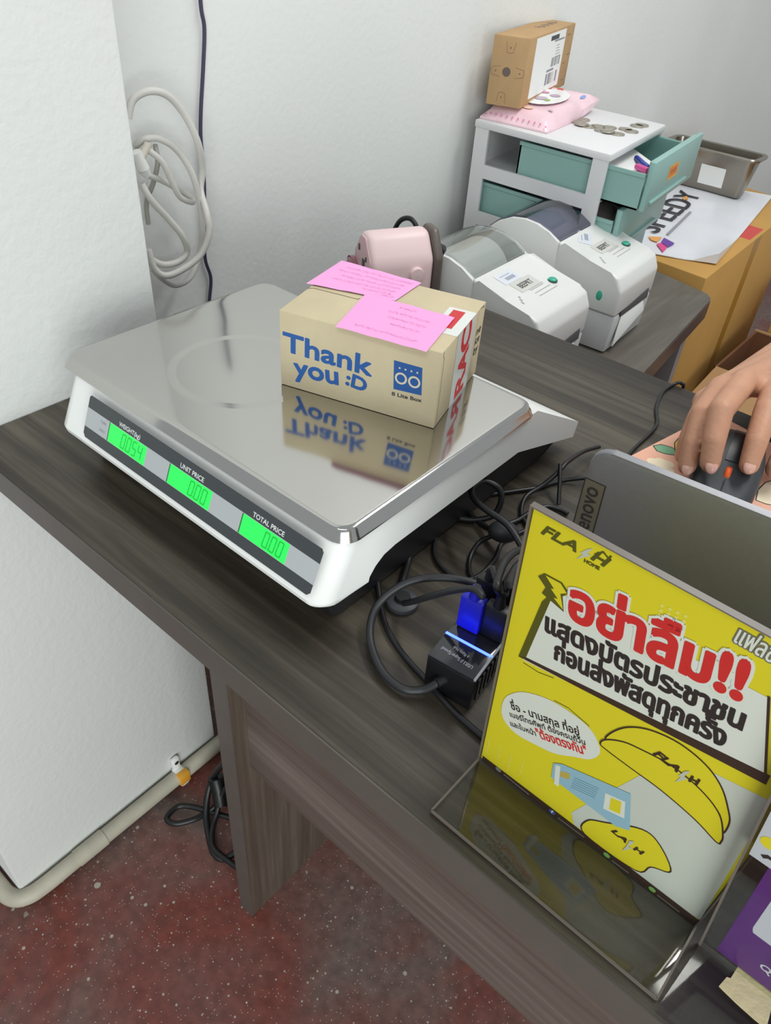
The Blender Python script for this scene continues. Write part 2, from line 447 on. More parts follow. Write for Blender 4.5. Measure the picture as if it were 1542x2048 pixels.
obj('base', mb, BPL, t)
for x in (-.56, -.28):
    for y in (.30, .575): obj('foot', MB().cyl((x, y, .75), (x, y, .760), .012), BPL, t)
tr = MB()
def rr(x0, x1, y0, y1, r, z, n=6):
    P = []
    for cx, cy, a0 in ((x1 - r, y1 - r, 0), (x0 + r, y1 - r, 90), (x0 + r, y0 + r, 180), (x1 - r, y0 + r, 270)):
        for i in range(n + 1):
            a = math.radians(a0 + 90 * i / n); P.append((cx + r * math.cos(a), cy + r * math.sin(a), z))
    return P
T0 = (-.5905, -.2465, .2785, .5240)
rings = [rr(T0[0] + i, T0[1] - i, T0[2] + i, T0[3] - i, max(.016 - i * .6, .004), z) for i, z in ((0.0010, .8340), (0, .8346), (.0008, .8366), (.0034, .8404), (.0040, .8424), (.0056, .8436), (.0090, .8438))]
V = [p for r in rings for p in r]; n = len(rings[0]); F = [(k * n + i, k * n + (i + 1) % n, (k + 1) * n + (i + 1) % n, (k + 1) * n + i) for k in range(len(rings) - 1) for i in range(n)]
F.append(tuple(range((len(rings) - 1) * n, len(rings) * n)))
obj('tray', MB().add(V, F), STEEL, t, label='polished steel weighing tray')
PN = Plane(*((-0.5297, 0.2583, 0.7975), (1.0, 0.0, 0.0), (0.0, 0.38723, 0.92198), (0.0, -0.92198, 0.38723)))
PN.O += PN.N * .0012
DK = pm('panel_charcoal', (62, 66, 68), .35); LG = pm('panel_grey', (176, 180, 182), .4); WT = pm('print_white', (222, 224, 224), .5)
GRN = pm('lcd_green', (40, 226, 84), .3, emit=.55); GRD = pm('lcd_segment', (18, 170, 56), .4, emit=.28); GRB = pm('lcd_bezel', (40, 110, 60), .3)
uw, vw = .2715, .0372
mb = MB().poly(PN, [(.003, 0), (uw - .003, 0), (uw, .003), (uw, vw - .002), (uw - .002, vw), (.002, vw), (0, vw - .002), (0, .003)], 0, 1)
mb.rect(PN, 0, .0095, uw, .0262, 1, 2)
pn = prt('display_panel', mb, [DK, LG], t, label='charcoal display panel with a pale grey band')
mb = MB()
for body, a, b in (('WEIGHT(kg)', (0.0432, 0.0346), (0.071, 0.0339)), ('UNIT PRICE', (0.122, 0.0343), (0.1494, 0.0346)), ('TOTAL PRICE', (0.2039, 0.0347), (0.2358, 0.0351))):
    mb.text(PN, body, (a[0], .0279), (b[0], .0279), None, 0, .0002, 3)
for v, s in ((.0205, 'TARE'), (.0135, 'ZERO')): mb.text(PN, s, (.0195, v), (.0275, v), None, 1, 0, 3)
prt('lettering', mb, [WT, pm('print_grey', (120, 124, 126), .5)], pn)
SEG = {'0': 'abcdef', '5': 'afgcd', '4': 'fgbc', '8': 'abcdefg'}
def digit(mb, u, v, w, h, ch, m):
    S = {'a': ((0, h), (w, h)), 'b': ((w, h), (w, h / 2)), 'c': ((w, h / 2), (w, 0)), 'd': ((0, 0), (w, 0)), 'e': ((0, 0), (0, h / 2)), 'f': ((0, h / 2), (0, h)), 'g': ((0, h / 2), (w, h / 2))}
    sh = lambda p: (u + p[0] + p[1] * .08, v + p[1])
    for c in SEG[ch]:
        a, b = S[c]; d = ((b[0] - a[0]) * .08, (b[1] - a[1]) * .08)
        mb.stroke(PN, [sh((a[0] + d[0], a[1] + d[1])), sh((b[0] - d[0], b[1] - d[1]))], .0011, m, 5)
for u0, u1, txt in ((.0325, .0815, '  0.054'), (.1115, .1610, '   0.00'), (.1955, .2430, '   0.00')):
    s = prt('screen', MB().rect(PN, u0 - .0012, .0098, u0, .0258, 1, 3).rect(PN, u0, .0098, u1, .0258, 0, 3), [GRN, GRB], t, label='glowing green display')
    mb = MB(); u = u0 + .0025; w = (u1 - u0 - .0055) / 6
    for ch in txt:
        if ch == '.': mb.rect(PN, u - w * .20, .0116, u - w * .08, .0128, 0, 5); continue
        if ch != ' ': digit(mb, u, .0120, w * .62, .0115, ch, 0)
        u += w
    prt('digits', mb, [GRD], s)

# ---------------------------------------------------------------- thank-you parcel on the tray
CARD = pm('pale_kraft_board', (206, 192, 160), .75, spec=.2, var=(22, .05), bump=(180, .15))
PF = Plane(*((-0.4197, 0.3847, 0.844), (0.95732, 0.28903, 0.0), (0.0, 0.0, 1.0), (0.28903, -0.95732, 0.0))); PT = Plane(*((-0.4197, 0.3847, 0.9112), (0.95732, 0.28903, 0.0), (-0.28903, 0.95732, 0.0), (0.0, -0.0, 1.0))); PS = Plane(*((-0.28663, 0.42488, 0.844), (-0.28903, 0.95732, 0.0), (0.0, 0.0, 1.0), (0.95732, 0.28903, -0.0)))
PH, PL_, PD = .0672, .139, .104
t = thing('small_parcel', 'small kraft parcel printed thank you on the steel scale tray', 'parcel', tuple(PF.O))
c = [PF.at(0, 0), PF.at(PL_, 0), PT.at(PL_, PD) - Vector((0, 0, PH)), PT.at(0, PD) - Vector((0, 0, PH))]
obj('box', MB().hexa([*c, *[p + Vector((0, 0, PH)) for p in c]], bev=.0009), CARD, t)
DC = pm('flap_gap', (120, 104, 78), .8)
mb = MB()
mb.stroke(PT, [(.0, .0475), (.004, .0505), (.045, .0505), (.0455, .0525)], .0010, 0, 2)
mb.stroke(PS, [(.0025, .0672), (.003, .063), (.0048, .060), (.0048, .002)], .0008, 0, 1)
mb.stroke(PS, [(.0995, .064), (.0985, .0655), (.090, .0665)], .0009, 0, 1)
mb.stroke(PS, [(.085, .066), (.085, .002)], .0004, 0, 1)
prt('flap_seam', mb, DC, t)
BLU = pm('blue_ink', (44, 92, 160), .6); BLK = pm('black_ink', (44, 46, 56), .6); WI = pm('pale_ink', (224, 214, 190), .6)
mb = MB()
mb.text(PF, 'Thank', (0.0033, 0.0328), (0.0822, 0.0315), .0235, 0, .0016, 1)
mb.text(PF, 'you', (0.0137, 0.0126), (0.0535, 0.0153), .0235, 0, .0016, 1)
mb.text(PF, ':D', (0.0607, 0.0179), (0.0778, 0.0156), .0165, 0, .0015, 1)
q = [(0.1021, 0.0257), (0.1259, 0.0269), (0.1243, 0.0507), (0.1006, 0.0508)]
mb.poly(PF, q, 0, 1)
cu = [sum(p[0] for p in q) / 4, sum(p[1] for p in q) / 4]
for s in (-1, 1): mb.ring(PF, cu[0] + s * .0056, cu[1] - .0018, .0043, .0016, 2, 2)
for k in range(4): mb.rect(PF, cu[0] + (k - 1.5) * .0049 - .0007, cu[1] + .0062, cu[0] + (k - 1.5) * .0049 + .0007, cu[1] + .0076, 2, 2)
mb.text(PF, '8 Lite Box', (q[0][0] - .001, q[0][1] - .0060), (q[1][0] + .0005, q[1][1] - .0060), .0046, 1, .0003, 1)
prt('printing', mb, [BLU, BLK, WI], t)
mb = MB()
for k, (w_, v) in enumerate((('ne', .043), ('ice', .034), ('by', .0245))): mb.text(PS, w_, (.087, v), (.0985, v), .0105, 0, .0006, 1)
prt('side_printing', mb, [BLK], t)
TAPE = pm('white_packing_tape', (226, 227, 222), .3, coat=.3); RED = pm('red_ink', (206, 44, 48), .5)
mb = MB()
mb.rect(PS, .034, 0, .078, PH + .0002, 0, 3); mb.rect(PT, PL_ - .023, .030, PL_ + .0003, .078, 0, 3)
mb.rect(PT, PL_ - .0185, .040, PL_ - .008, .074, 1, 4)
tp = prt('packing_tape', mb, [TAPE, RED], t, label='white packing tape with red lettering')
mb = MB()
mb.text(PS, 'C', (.067, .044), (.067, .0655), .030, 0, .0030, 4)
mb.text(PS, 'A', (.067, .0235), (.067, .0435), .030, 0, .0026, 4)
mb.text(PS, 'R', (.067, .0035), (.067, .0228), .030, 0, .0026, 4)
prt('lettering', mb, RED, tp)
PINK = pm('pink_note_paper', (247, 170, 222), .7, spec=.2); PINKD = pm('pink_note_ink', (190, 96, 150), .7)
rnd = random.Random(4)
def scribble(pl, mb, P0, P1, w):
    """a line of handwriting that cannot be read"""
    a = Vector(P0); b = Vector(P1); n = int((b - a).length / .0011); d = (b - a).normalized(); e = Vector((-d.y, d.x)); pts = []
    for i in range(n):
        if rnd.random() < .14 and len(pts) > 3: mb.stroke(pl, pts, w, 0, 6); pts = []
        p = a + (b - a) * i / n + e * rnd.uniform(-.0010, .0013) + d * rnd.uniform(-.0004, .0004); pts.append(tuple(p))
    if len(pts) > 1: mb.stroke(pl, pts, w, 0, 6)
Q1 = [(-0.0048, 0.0536), (-0.0016, 0.1143), (0.0787, 0.1076), (0.0734, 0.0621)]
Q2 = [(0.0522, -0.0051), (0.0468, 0.0626), (0.1269, 0.0585), (0.1282, -0.0069)]
def bil(Q, s, r):
    return tuple((1 - s) * (1 - r) * Q[0][k] + (1 - s) * r * Q[1][k] + s * r * Q[2][k] + s * (1 - r) * Q[3][k] for k in (0, 1))
for Q, lay, lines, lab in ((Q1, 3, ((.12, .95, .82), (.1, .9, .66), (.2, .9, .5), (.15, .9, .34), (.55, .9, .2), (.8, .95, .1)), 'pink note at the rear of the parcel top'), (Q2, 4, ((.42, .62, .86), (.35, .82, .70), (.38, .82, .55), (.45, .8, .40), (.15, .85, .16)), 'pink note at the front of the parcel top')):
    mb = MB(); V = []; F = []; N = 8
    for i in range(N + 1):
        for j in range(2): u, v = bil(Q, i / N, j); V.append(PT.at(u, v, .0003 + lay * .0002 + .0005 * math.sin(i * 1.1) ** 2))
    for i in range(N): F.append((2 * i, 2 * i + 2, 2 * i + 3, 2 * i + 1))
    nt = obj('sticky_note', mb.add(V, F), PINK, t, label=lab)
    mb = MB(); PT2 = Plane(PT.O + Vector((0, 0, .0009 + lay * .0002)), PT.U, PT.V)
    for s0, s1, r in lines: scribble(PT2, mb, bil(Q, s1, r), bil(Q, s0, r), .00035)
    prt('handwriting', mb, PINKD, nt)

# ---------------------------------------------------------------- wall cables
GCAB = pm('grey_cable_sheath', (204, 202, 196), .5, var=(30, .06)); PURP = pm('dark_purple_cable', (58, 54, 80), .5)
t = thing('cable_coil', 'coiled grey-white power cable hanging beside the white pillar', 'cable', (-.79, .57, .88))
co = MB()
co.tube([(-0.818, 0.5314, 0.9535), (-0.818, 0.541, 0.9711), (-0.813, 0.5609, 0.9782), (-0.808, 0.5813, 0.9718), (-0.808, 0.6019, 0.9482), (-0.808, 0.6167, 0.9166), (-0.818, 0.6274, 0.8834), (-0.818, 0.6219, 0.858), (-0.798, 0.6128, 0.8379), (-0.793, 0.6102, 0.8142), (-0.798, 0.5976, 0.7873), (-0.803, 0.57, 0.7729), (-0.808, 0.547, 0.7697), (-0.813, 0.5357, 0.7812), (-0.818, 0.5341, 0.8038)], .0043, n=10)
obj('cable_loop', co, GCAB, t)
obj('cable_loop', MB().tube([(-0.838, 0.548, 0.9168), (-0.828, 0.5564, 0.9259), (-0.823, 0.5738, 0.9245), (-0.818, 0.5924, 0.9106), (-0.813, 0.6055, 0.8864), (-0.813, 0.6137, 0.8567), (-0.818, 0.6198, 0.8159), (-0.823, 0.6171, 0.7817), (-0.818, 0.5928, 0.7527), (-0.818, 0.5675, 0.7482), (-0.818, 0.5482, 0.7628), (-0.823, 0.5398, 0.7769)], .0040, n=10), GCAB, t)
obj('cable_loop', MB().tube([(-0.818, 0.5523, 0.9168), (-0.813, 0.5655, 0.9028), (-0.813, 0.5765, 0.8778), (-0.818, 0.59, 0.8559), (-0.828, 0.6146, 0.8423), (-0.833, 0.6164, 0.8469), (-0.828, 0.5936, 0.8629), (-0.823, 0.5693, 0.8786), (-0.818, 0.5479, 0.8895)], .0036, n=10), GCAB, t)
obj('cable_loop', MB().tube([(-0.818, 0.5372, 0.8819), (-0.813, 0.5447, 0.8622), (-0.813, 0.5655, 0.8357), (-0.813, 0.5828, 0.8106), (-0.818, 0.5917, 0.7873), (-0.818, 0.5769, 0.7776), (-0.818, 0.5533, 0.7793), (-0.823, 0.5402, 0.7878)], .0042, n=10), GCAB, t)
obj('cable_tie', MB().tube([(-0.828, 0.5693, 0.9176), (-0.818, 0.5631, 0.902), (-0.828, 0.5605, 0.8771), (-0.838, 0.5539, 0.852), (-0.838, 0.5522, 0.8255)], .0030, n=8), pm('dull_grey_sheath', (160, 158, 150), .5), t)
obj('plug', MB().tube([(-0.818, 0.5352, 0.9176), (-0.818, 0.5423, 0.898)], [.0062, .0075], smooth=False, n=14).tube([(-0.818, 0.5423, 0.898), (-0.818, 0.5468, 0.8897)], [.0076, .0050], smooth=False, n=14), pm('white_plug', (228, 228, 224), .4), t, label='white plug end')
obj('plug', MB().tube([(-0.818, 0.5535, 0.9239), (-0.818, 0.5421, 0.9111)], [.0046, .0050], smooth=False, n=12), pm('cream_plug', (206, 200, 186), .4), t)
obj('wall_hook', MB().tube([(-.864, .530, .915), (-.83, .530, .915), (-.824, .530, .922)], .003), BPL, t)
wire = tag(obj('wall_wire', MB().tube([(-0.857, 0.6775, 1.1199), (-0.857, 0.6754, 1.0504), (-0.857, 0.678, 1.0249), (-0.857, 0.6717, 0.9846), (-0.857, 0.6633, 0.9407), (-0.857, 0.6592, 0.9099), (-0.857, 0.6593, 0.8815), (-0.857, 0.6578, 0.8436), (-0.857, 0.653, 0.8001), (-0.857, 0.6488, 0.7517), (-0.857, 0.6556, 0.7202), (-0.857, 0.6487, 0.6838), (-0.857, 0.637, 0.6199)], .0024, n=8), PURP), 'thin dark wire running down the white wall behind the scale', 'wire')

# ---------------------------------------------------------------- low side table behind the desk
STOP = wood('dark_grey_oak_side', (60, 4, 60), ((84, 78, 70), (96, 90, 82), (112, 106, 96)), .42)
SEDGE = pm('brown_table_edge', (78, 64, 62), .4, var=(20, .08))
t = thing('side_table', 'low dark side table with a rounded corner behind the desk', 'table', (-.6, 1.2, .59))
pts = [(-.822, .84), (-.342, .84), (-.3665, 1.13), (-.4035, 1.49)] + [(-.4035 - .03 * (1 - math.cos(a)), 1.49 + .035 * math.sin(a)) for a in (.5, 1.0, 1.45)] + [(-.5328, 1.543), (-.822, 1.575)]
obj('table_top', MB().prism(pts, 'z', .5515, .59, bev=.006, seg=3), [STOP], t)
obj('edge_moulding', MB().prism([(p[0] + .0012, p[1]) if i in (1, 2, 3) else (p[0] + .0008, p[1] + .0008) if i > 3 and i < 7 else p for i, p in enumerate(pts)], 'z', .5530, .5845, bev=.004), SEDGE, t, label='dark brown rounded edge')
GRP = pm('grey_board', (150, 146, 146), .6)
obj('side_panel', MB().box(-.80, -.415, 1.44, 1.462, 0, .5515), GRP, t)
obj('side_panel', MB().box(-.80, -.40, .90, .922, 0, .5515), GRP, t)
obj('back_panel', MB().box(-.815, -.80, .90, 1.462, .1, .5515), GRP, t)

# ---------------------------------------------------------------- drawer unit
DW = pm('white_drawer_plastic', (220, 220, 221), .4); TEAL = pm('teal_plastic', (142, 180, 174), .38); TEALD = pm('teal_inside', (112, 158, 149), .45)
def DU(u, w, z): return (-.8247 + u - .12 * w, 1.2375 + .993 * w, z)
t = thing('drawer_unit', 'white drawer unit with mint green drawers, its top drawer open', 'drawer unit', DU(.13, .138, .59))
UD, UWD = .2625, .277
mb = MB().box(-.002, UD + .003, -.002, UWD + .002, .848, .860, bev=.002)
for w0, w1 in ((0, .006), (UWD - .006, UWD)):
    mb.box(0, .028, w0, w1, .592, .848).box(UD - .0275, UD, w0, w1, .592, .848)
    for z0, z1 in ((.767, .790), (.684, .708), (.592, .625)): mb.box(.028, UD - .0275, w0, w1, z0, z1)
mb.box(0, .004, .006, UWD - .006, .592, .848)
for z in (.781, .699, .594): mb.box(.004, UD - .004, .006, UWD - .006, z - .002, z)
obj('frame', mb.xf(DU), DW, t)
drs = []
for k, (off, z0) in enumerate(((.0640, .789), (.030, .706), (.008, .624))):
    h = .0705; u0 = .018 + off; u1 = UD + off; w0, w1 = .012, UWD - .012; zb = z0 - .004
    u0 = .0905 if k == 0 else .014
    mb = MB()
    mb.box(u0, u1, w0, w0 + .003, zb, z0 + .052).box(u0, u1, w1 - .003, w1, zb, z0 + .052).box(u0, u0 + .003, w0, w1, zb, z0 + .052).box(u0, u1, w0, w1, zb, zb + .003)
    d = obj('drawer', mb.xf(DU), TEAL, t)
    obj('rim', MB().box(u0, u1, w0 - .003, w0, z0 + .047, z0 + .053).xf(DU), TEAL, d)
    obj('rim', MB().box(u0, u1, w1, w1 + .003, z0 + .047, z0 + .053).xf(DU), TEAL, d)
    fr = MB().box(u1, u1 + .004, .018, UWD - .018, z0 - .002, z0 + h).box(u1 + .003, u1 + .012, .012, UWD + .002, z0 - .004, z0 + h + .0015, bev=.0015).box(u1 + .011, u1 + .016, .03, UWD - .05, z0 + .004, z0 + .009, bev=.001)
    obj('front_panel', fr.xf(DU), TEAL, d)
    drs.append((d, u1, z0))
d, u1, z0 = drs[0]
YEL = pm('badge_yellow', (232, 182, 66), .5); ORG = pm('badge_orange', (226, 132, 52), .5); BRED = pm('badge_brown', (150, 84, 40), .5)
a = Vector(DU(u1 + .0122, .028, z0)); b2 = Vector(DU(u1 + .0122, .228, z0)); up = Vector((0, 0, 1))
FP = Plane(a, (b2 - a).normalized(), up, ((b2 - a).normalized()).cross(up))
mb = MB().rect(FP, .077, .026, .130, .049, 0, 1).rect(FP, .081, .029, .126, .046, 1, 2)
bd = prt('badge', mb, [YEL, ORG], d, label='yellow and orange badge')
prt('badge_mark', MB().stroke(FP, [(.086 + i * .0035, .034 + (i % 2) * .007) for i in range(11)], .0012, 0, 3), [BRED], bd)
PAPER = pm('white_paper', (232, 233, 230), .8, spec=.2)
def du_sheet(P, th=.0012): return MB().hexa([*[DU(u, w, z) for u, w, z in P], *[DU(u, w, z + th) for u, w, z in P]])
tag(obj('paper_stack', du_sheet([(.215, .02, .826), (.318, .02, .829), (.318, .12, .822), (.215, .21, .826)], .006), PAPER), 'white papers lying in the open mint green drawer', 'paper')
tag(obj('paper_sheet', du_sheet([(.12, .03, .800), (.21, .03, .800), (.205, .20, .815), (.12, .20, .815)], .002), pm('grey_paper', (190, 190, 192), .7)), 'grey plastic-wrapped paper at the back of the open drawer', 'paper')
tag(obj('marker_pen', MB().tube([DU(.270, .128, .832), DU(.300, .078, .838), DU(.316, .056, .840)], .0045, smooth=False, n=12), pm('marker_blue', (44, 62, 160), .4)), 'dark blue marker tip in the open mint green drawer', 'pen')
tag(obj('marker_pen', MB().tube([DU(.296, .055, .838), DU(.322, .036, .841)], .0050, smooth=False, n=12), pm('marker_pink', (214, 80, 152), .4)), 'pink marker tip in the open mint green drawer', 'pen')
tag(obj('plastic_bag', MB().ball(DU(.245, .07, .733), .045, .045, .022, rot=Matrix.Rotation(.4, 3, 'X'), n=14, k=8), pm('grey_film', (150, 140, 136), .4, var=(40, .2), bump=(60, .8))), 'greyish plastic bag stuffed in the second mint green drawer', 'bag')

# coins
COIN = pm('dull_nickel', (178, 172, 158), .35, metal=.8, bump=(900, .4))
cm = MB().lathe([(.0001, 0), (.0125, 0), (.0127, .0004), (.0127, .0015), (.0125, .0019), (.0115, .0019), (.0112, .0017), (.0001, .0017)], (0, 0, 0), n=24)
c0 = None
spots = [(-0.7036, 1.3769, 0.862), (-0.7051, 1.4038, 0.862), (-0.6862, 1.3642, 0.862), (-0.674, 1.3671, 0.862), (-0.6631, 1.3832, 0.862), (-0.6446, 1.361, 0.862), (-0.6457, 1.394, 0.862), (-0.6321, 1.3599, 0.862), (-0.6155, 1.3651, 0.862), (-0.6219, 1.4091, 0.862), (-0.6084, 1.4042, 0.862), (-0.6205, 1.4515, 0.862), (-0.6182, 1.4653, 0.862)]
where = ('coin nearest the pink wipes pack on the white drawer top', 'coin leaning at the rear left end of the coin row', 'coin just in front of the rear left coins', 'fourth coin along the row from the wipes pack', 'coin left of the middle of the coin row, at its rear', 'frontmost coin left of the middle of the row', 'coin at the middle rear of the scattered row', 'coin in the middle of the row, toward the drawer front', 'frontmost coin on the white drawer top', 'coin behind the frontmost coin, left of the last three', 'third coin from the right end of the row', 'second coin from the right end of the row', 'rightmost coin of the row on the white drawer top')
for i, (p, w_) in enumerate(zip(spots, where)):
    if c0 is None:
        c0 = tag(obj('coin', cm, COIN, local=True, at=(p[0], p[1], .8601)), w_, 'coin', 'coins on the drawer unit')
    else:
        o = c0.copy(); COL.objects.link(o); o.location = (p[0], p[1], .8601 + (.0019 if i in (2, 7) else 0)); o['label'] = w_

# wipes pack
WP = pm('wipes_pink_film', (238, 204, 214), .25, var=(16, .1), bump=(50, .25)); WPD = pm('wipes_rose', (216, 130, 170), .3); WHT = pm('gloss_white', (240, 240, 240), .25)
Pw = [Vector(p) for p in [(-0.8264, 1.249, 0.8625), (-0.6928, 1.2572, 0.8625)]] + [Vector(p) for p in [(-0.7234, 1.4899, 0.881), (-0.8365, 1.471, 0.881)]]
def wp(s, r): return Pw[0] * (1 - s) * (1 - r) + Pw[1] * s * (1 - r) + Pw[2] * s * r + Pw[3] * (1 - s) * r
t = thing('wipes_pack', 'pink printed pack of wet wipes under the kraft carton', 'wipes', tuple(wp(.5, .5)))
V = []; F = []; N = 12; Mn = 16
def bulge(s, r):
    e = min(1, min(r, 1 - r) / .16); g = min(1, min(s, 1 - s) / .14)
    return .019 * math.sin(e * math.pi / 2) ** .7 * math.sin(g * math.pi / 2) ** .6 * (1 - .35 * r)
for side in (0, 1):
    for i in range(N + 1):
        for j in range(Mn + 1):
            p = wp(i / N, j / Mn).copy()
            if side: p.z = p.z + bulge(i / N, j / Mn) + .0008
            elif True: p.z = min(p.z, .8605 + .022 * (j / Mn) ** 6)
            V.append(p)
K = (N + 1) * (Mn + 1)
for side in (0, 1):
    for i in range(N):
        for j in range(Mn): a = side * K + i * (Mn + 1) + j; F.append((a, a + 1, a + Mn + 2, a + Mn + 1))
bd = [i * (Mn + 1) for i in range(N + 1)] + [N * (Mn + 1) + j for j in range(1, Mn + 1)] + [i * (Mn + 1) + Mn for i in range(N - 1, -1, -1)] + [j for j in range(Mn - 1, 0, -1)]
for a, b2 in zip(bd, bd[1:] + bd[:1]): F.append((a, b2, b2 + K, a + K))
obj('film', MB().add(V, F), WP, t)
def on_pack(s, r, l): p = wp(s, r).copy(); p.z += bulge(s, r) + .001 + l; return p
def patch(cs, cr, rs, rr_, m, l, mb, n=20):
    C = on_pack(cs, cr, l); R = [on_pack(cs + rs * math.cos(2 * math.pi * i / n), cr + rr_ * math.sin(2 * math.pi * i / n), l) for i in range(n)]
    mb.add([C] + R, [(0, 1 + i, 1 + (i + 1) % n) for i in range(n)], m)
mb = MB(); patch(.52, .50, .30, .26, 0, .0035, mb); lidm = obj('lid', mb, WHT, t, label='white resealable lid')
mb = MB()
for s, r, a, b2, m in ((.50, .42, .10, .05, 3), (.60, .56, .08, .04, 3), (.40, .60, .07, .03, 0), (.62, .40, .04, .03, 1)): patch(s, r, a, b2, m, .0042, mb, 12)
for i in range(12): patch(.05 + i * .082, .022, .012, .008, 0, .001, mb, 8)
for s, r, a, b2, m in ((.16, .15, .05, .03, 1), (.33, .14, .06, .03, 0), (.55, .16, .07, .03, 2), (.85, .20, .04, .015, 3), (.90, .75, .03, .05, 4), (.28, .80, .04, .03, 5), (.45, .83, .05, .03, 5), (.78, .5, .02, .03, 3), (.25, .3, .05, .02, 1)): patch(s, r, a, b2, m, .0012, mb, 12)
prt('print', mb, [WPD, pm('wipes_green', (156, 190, 80), .3), pm('wipes_peach', (244, 206, 176), .3), pm('wipes_mauve', (190, 170, 190), .3), pm('wipes_blue', (130, 160, 220), .3), pm('wipes_red', (222, 76, 70), .3)], t)

# kraft carton on the wipes
KR = pm('brown_kraft_board', (182, 150, 110), .75, spec=.2, var=(30, .06)); KI = pm('kraft_brown_ink', (140, 112, 84), .7); KI2 = pm('kraft_dark_ink', (104, 90, 84), .7)
B0, B1, B2 = [Vector(p) for p in [(-0.826, 1.2693, 0.885), (-0.7631, 1.2771, 0.885), (-0.8179, 1.5286, 0.885)]]
B3 = B0 + (B2 - B1)
HK = .1045
tl, tf, tr_ = [Vector(p) for p in [(-0.809, 1.2249, 0.9905), (-0.7532, 1.2539, 0.9905), (-0.8225, 1.516, 0.9905)]]
Tt = [tl, tf, tr_, tl + (tr_ - tf)]
# keep it a true box: use the mean of the two faces
Bm = [(a + Vector((b.x, b.y, a.z))) / 2 for a, b in zip([B0, B1, B2, B3], Tt)]
t = thing('kraft_carton', 'brown kraft carton with a white shipping label, standing on the wipes', 'box', tuple((Bm[0] + Bm[2]) / 2))
obj('box', MB().hexa([*Bm, *[p + Vector((0, 0, HK)) for p in Bm]], bev=.0015), KR, t)
KS = Plane(Bm[0], (Bm[1] - Bm[0]).normalized(), (0, 0, 1)); KL = Plane(Bm[1], (Bm[2] - Bm[1]).normalized(), (0, 0, 1)); KT = Plane(Bm[0] + Vector((0, 0, HK)), (Bm[1] - Bm[0]).normalized(), (Bm[3] - Bm[0]).normalized())
kw = (Bm[1] - Bm[0]).length; kl = (Bm[2] - Bm[1]).length
mb = MB()
def shield(u, v, s, f):
    P = [(-.5, .5), (-.35, -.4), (0, -.5), (.35, -.4), (.5, .5)]
    Q = [(p[0], p[1] * f) for p in P] if abs(f) == 1 else [(p[1] * (1 if f > 0 else -1), p[0]) for p in P]
    mb.stroke(KS, [(u + x * s, v + y * s) for x, y in Q], .0009, 0, 1)
    mb.disc(KS, u, v, .0016, 0, 1)
shield(kw * .5, HK * .84, .016, 1); shield(kw * .42, HK * .13, .016, -1); shield(kw * .16, HK * .5, .016, 2); shield(kw * .84, HK * .5, .016, -2)
mb.disc(KS, kw * .47, HK * .5, .0072, 1, 1)
for k in range(9): mb.rect(KT, kw * (.35 + .05 * (k % 3)), kl * (.52 + .045 * k), kw * (.55 + .06 * (k % 2)), kl * (.545 + .045 * k), 1, 1)
for u, v in ((.84, .84), (.83, .40), (.86, .12), (.9, .52)): mb.rect(KL, kl * u, HK * v, kl * (u + .07), HK * (v + .02), 0, 1)
prt('printing', mb, [KI, KI2], t)
mb = MB().rect(KL, kl * .14, HK * .09, kl * .79, HK * .965, 0, 1)
lb_ = prt('shipping_label', mb, [PAPER], t, label='white shipping label')
mb = MB(); r2 = random.Random(3)
def bars(u0, u1, v0, v1, n, m):
    for i in range(n):
        if r2.random() < .72: u = u0 + (u1 - u0) * i / n; mb.rect(KL, u, v0, u + (u1 - u0) / n * r2.uniform(.5, 1.1), v1, m, 2)
L0 = kl * .14; LW = kl * .65; Lh = lambda x: HK * (.09 + .875 * x)
mb.rect(KL, L0 + LW * .48, Lh(.87), L0 + LW * .76, Lh(.95), 0, 2); mb.rect(KL, L0 + LW * .62, Lh(.83), L0 + LW * .97, Lh(.86), 1, 2)
for i in range(5): mb.rect(KL, L0 + LW * .72, Lh(.55 + i * .05), L0 + LW * (.9 - .02 * i), Lh(.562 + i * .05), 1, 2)
bars(L0 + LW * .62, L0 + LW * .92, Lh(.40), Lh(.56), 16, 1); bars(L0 + LW * .48, L0 + LW * .90, Lh(.10), Lh(.30), 22, 1)
mb.rect(KL, L0 + LW * .50, Lh(.33), L0 + LW * .74, Lh(.37), 1, 2)
prt('label_print', mb, [pm('label_black', (70, 72, 78), .6), pm('label_grey', (140, 142, 146), .6)], lb_)

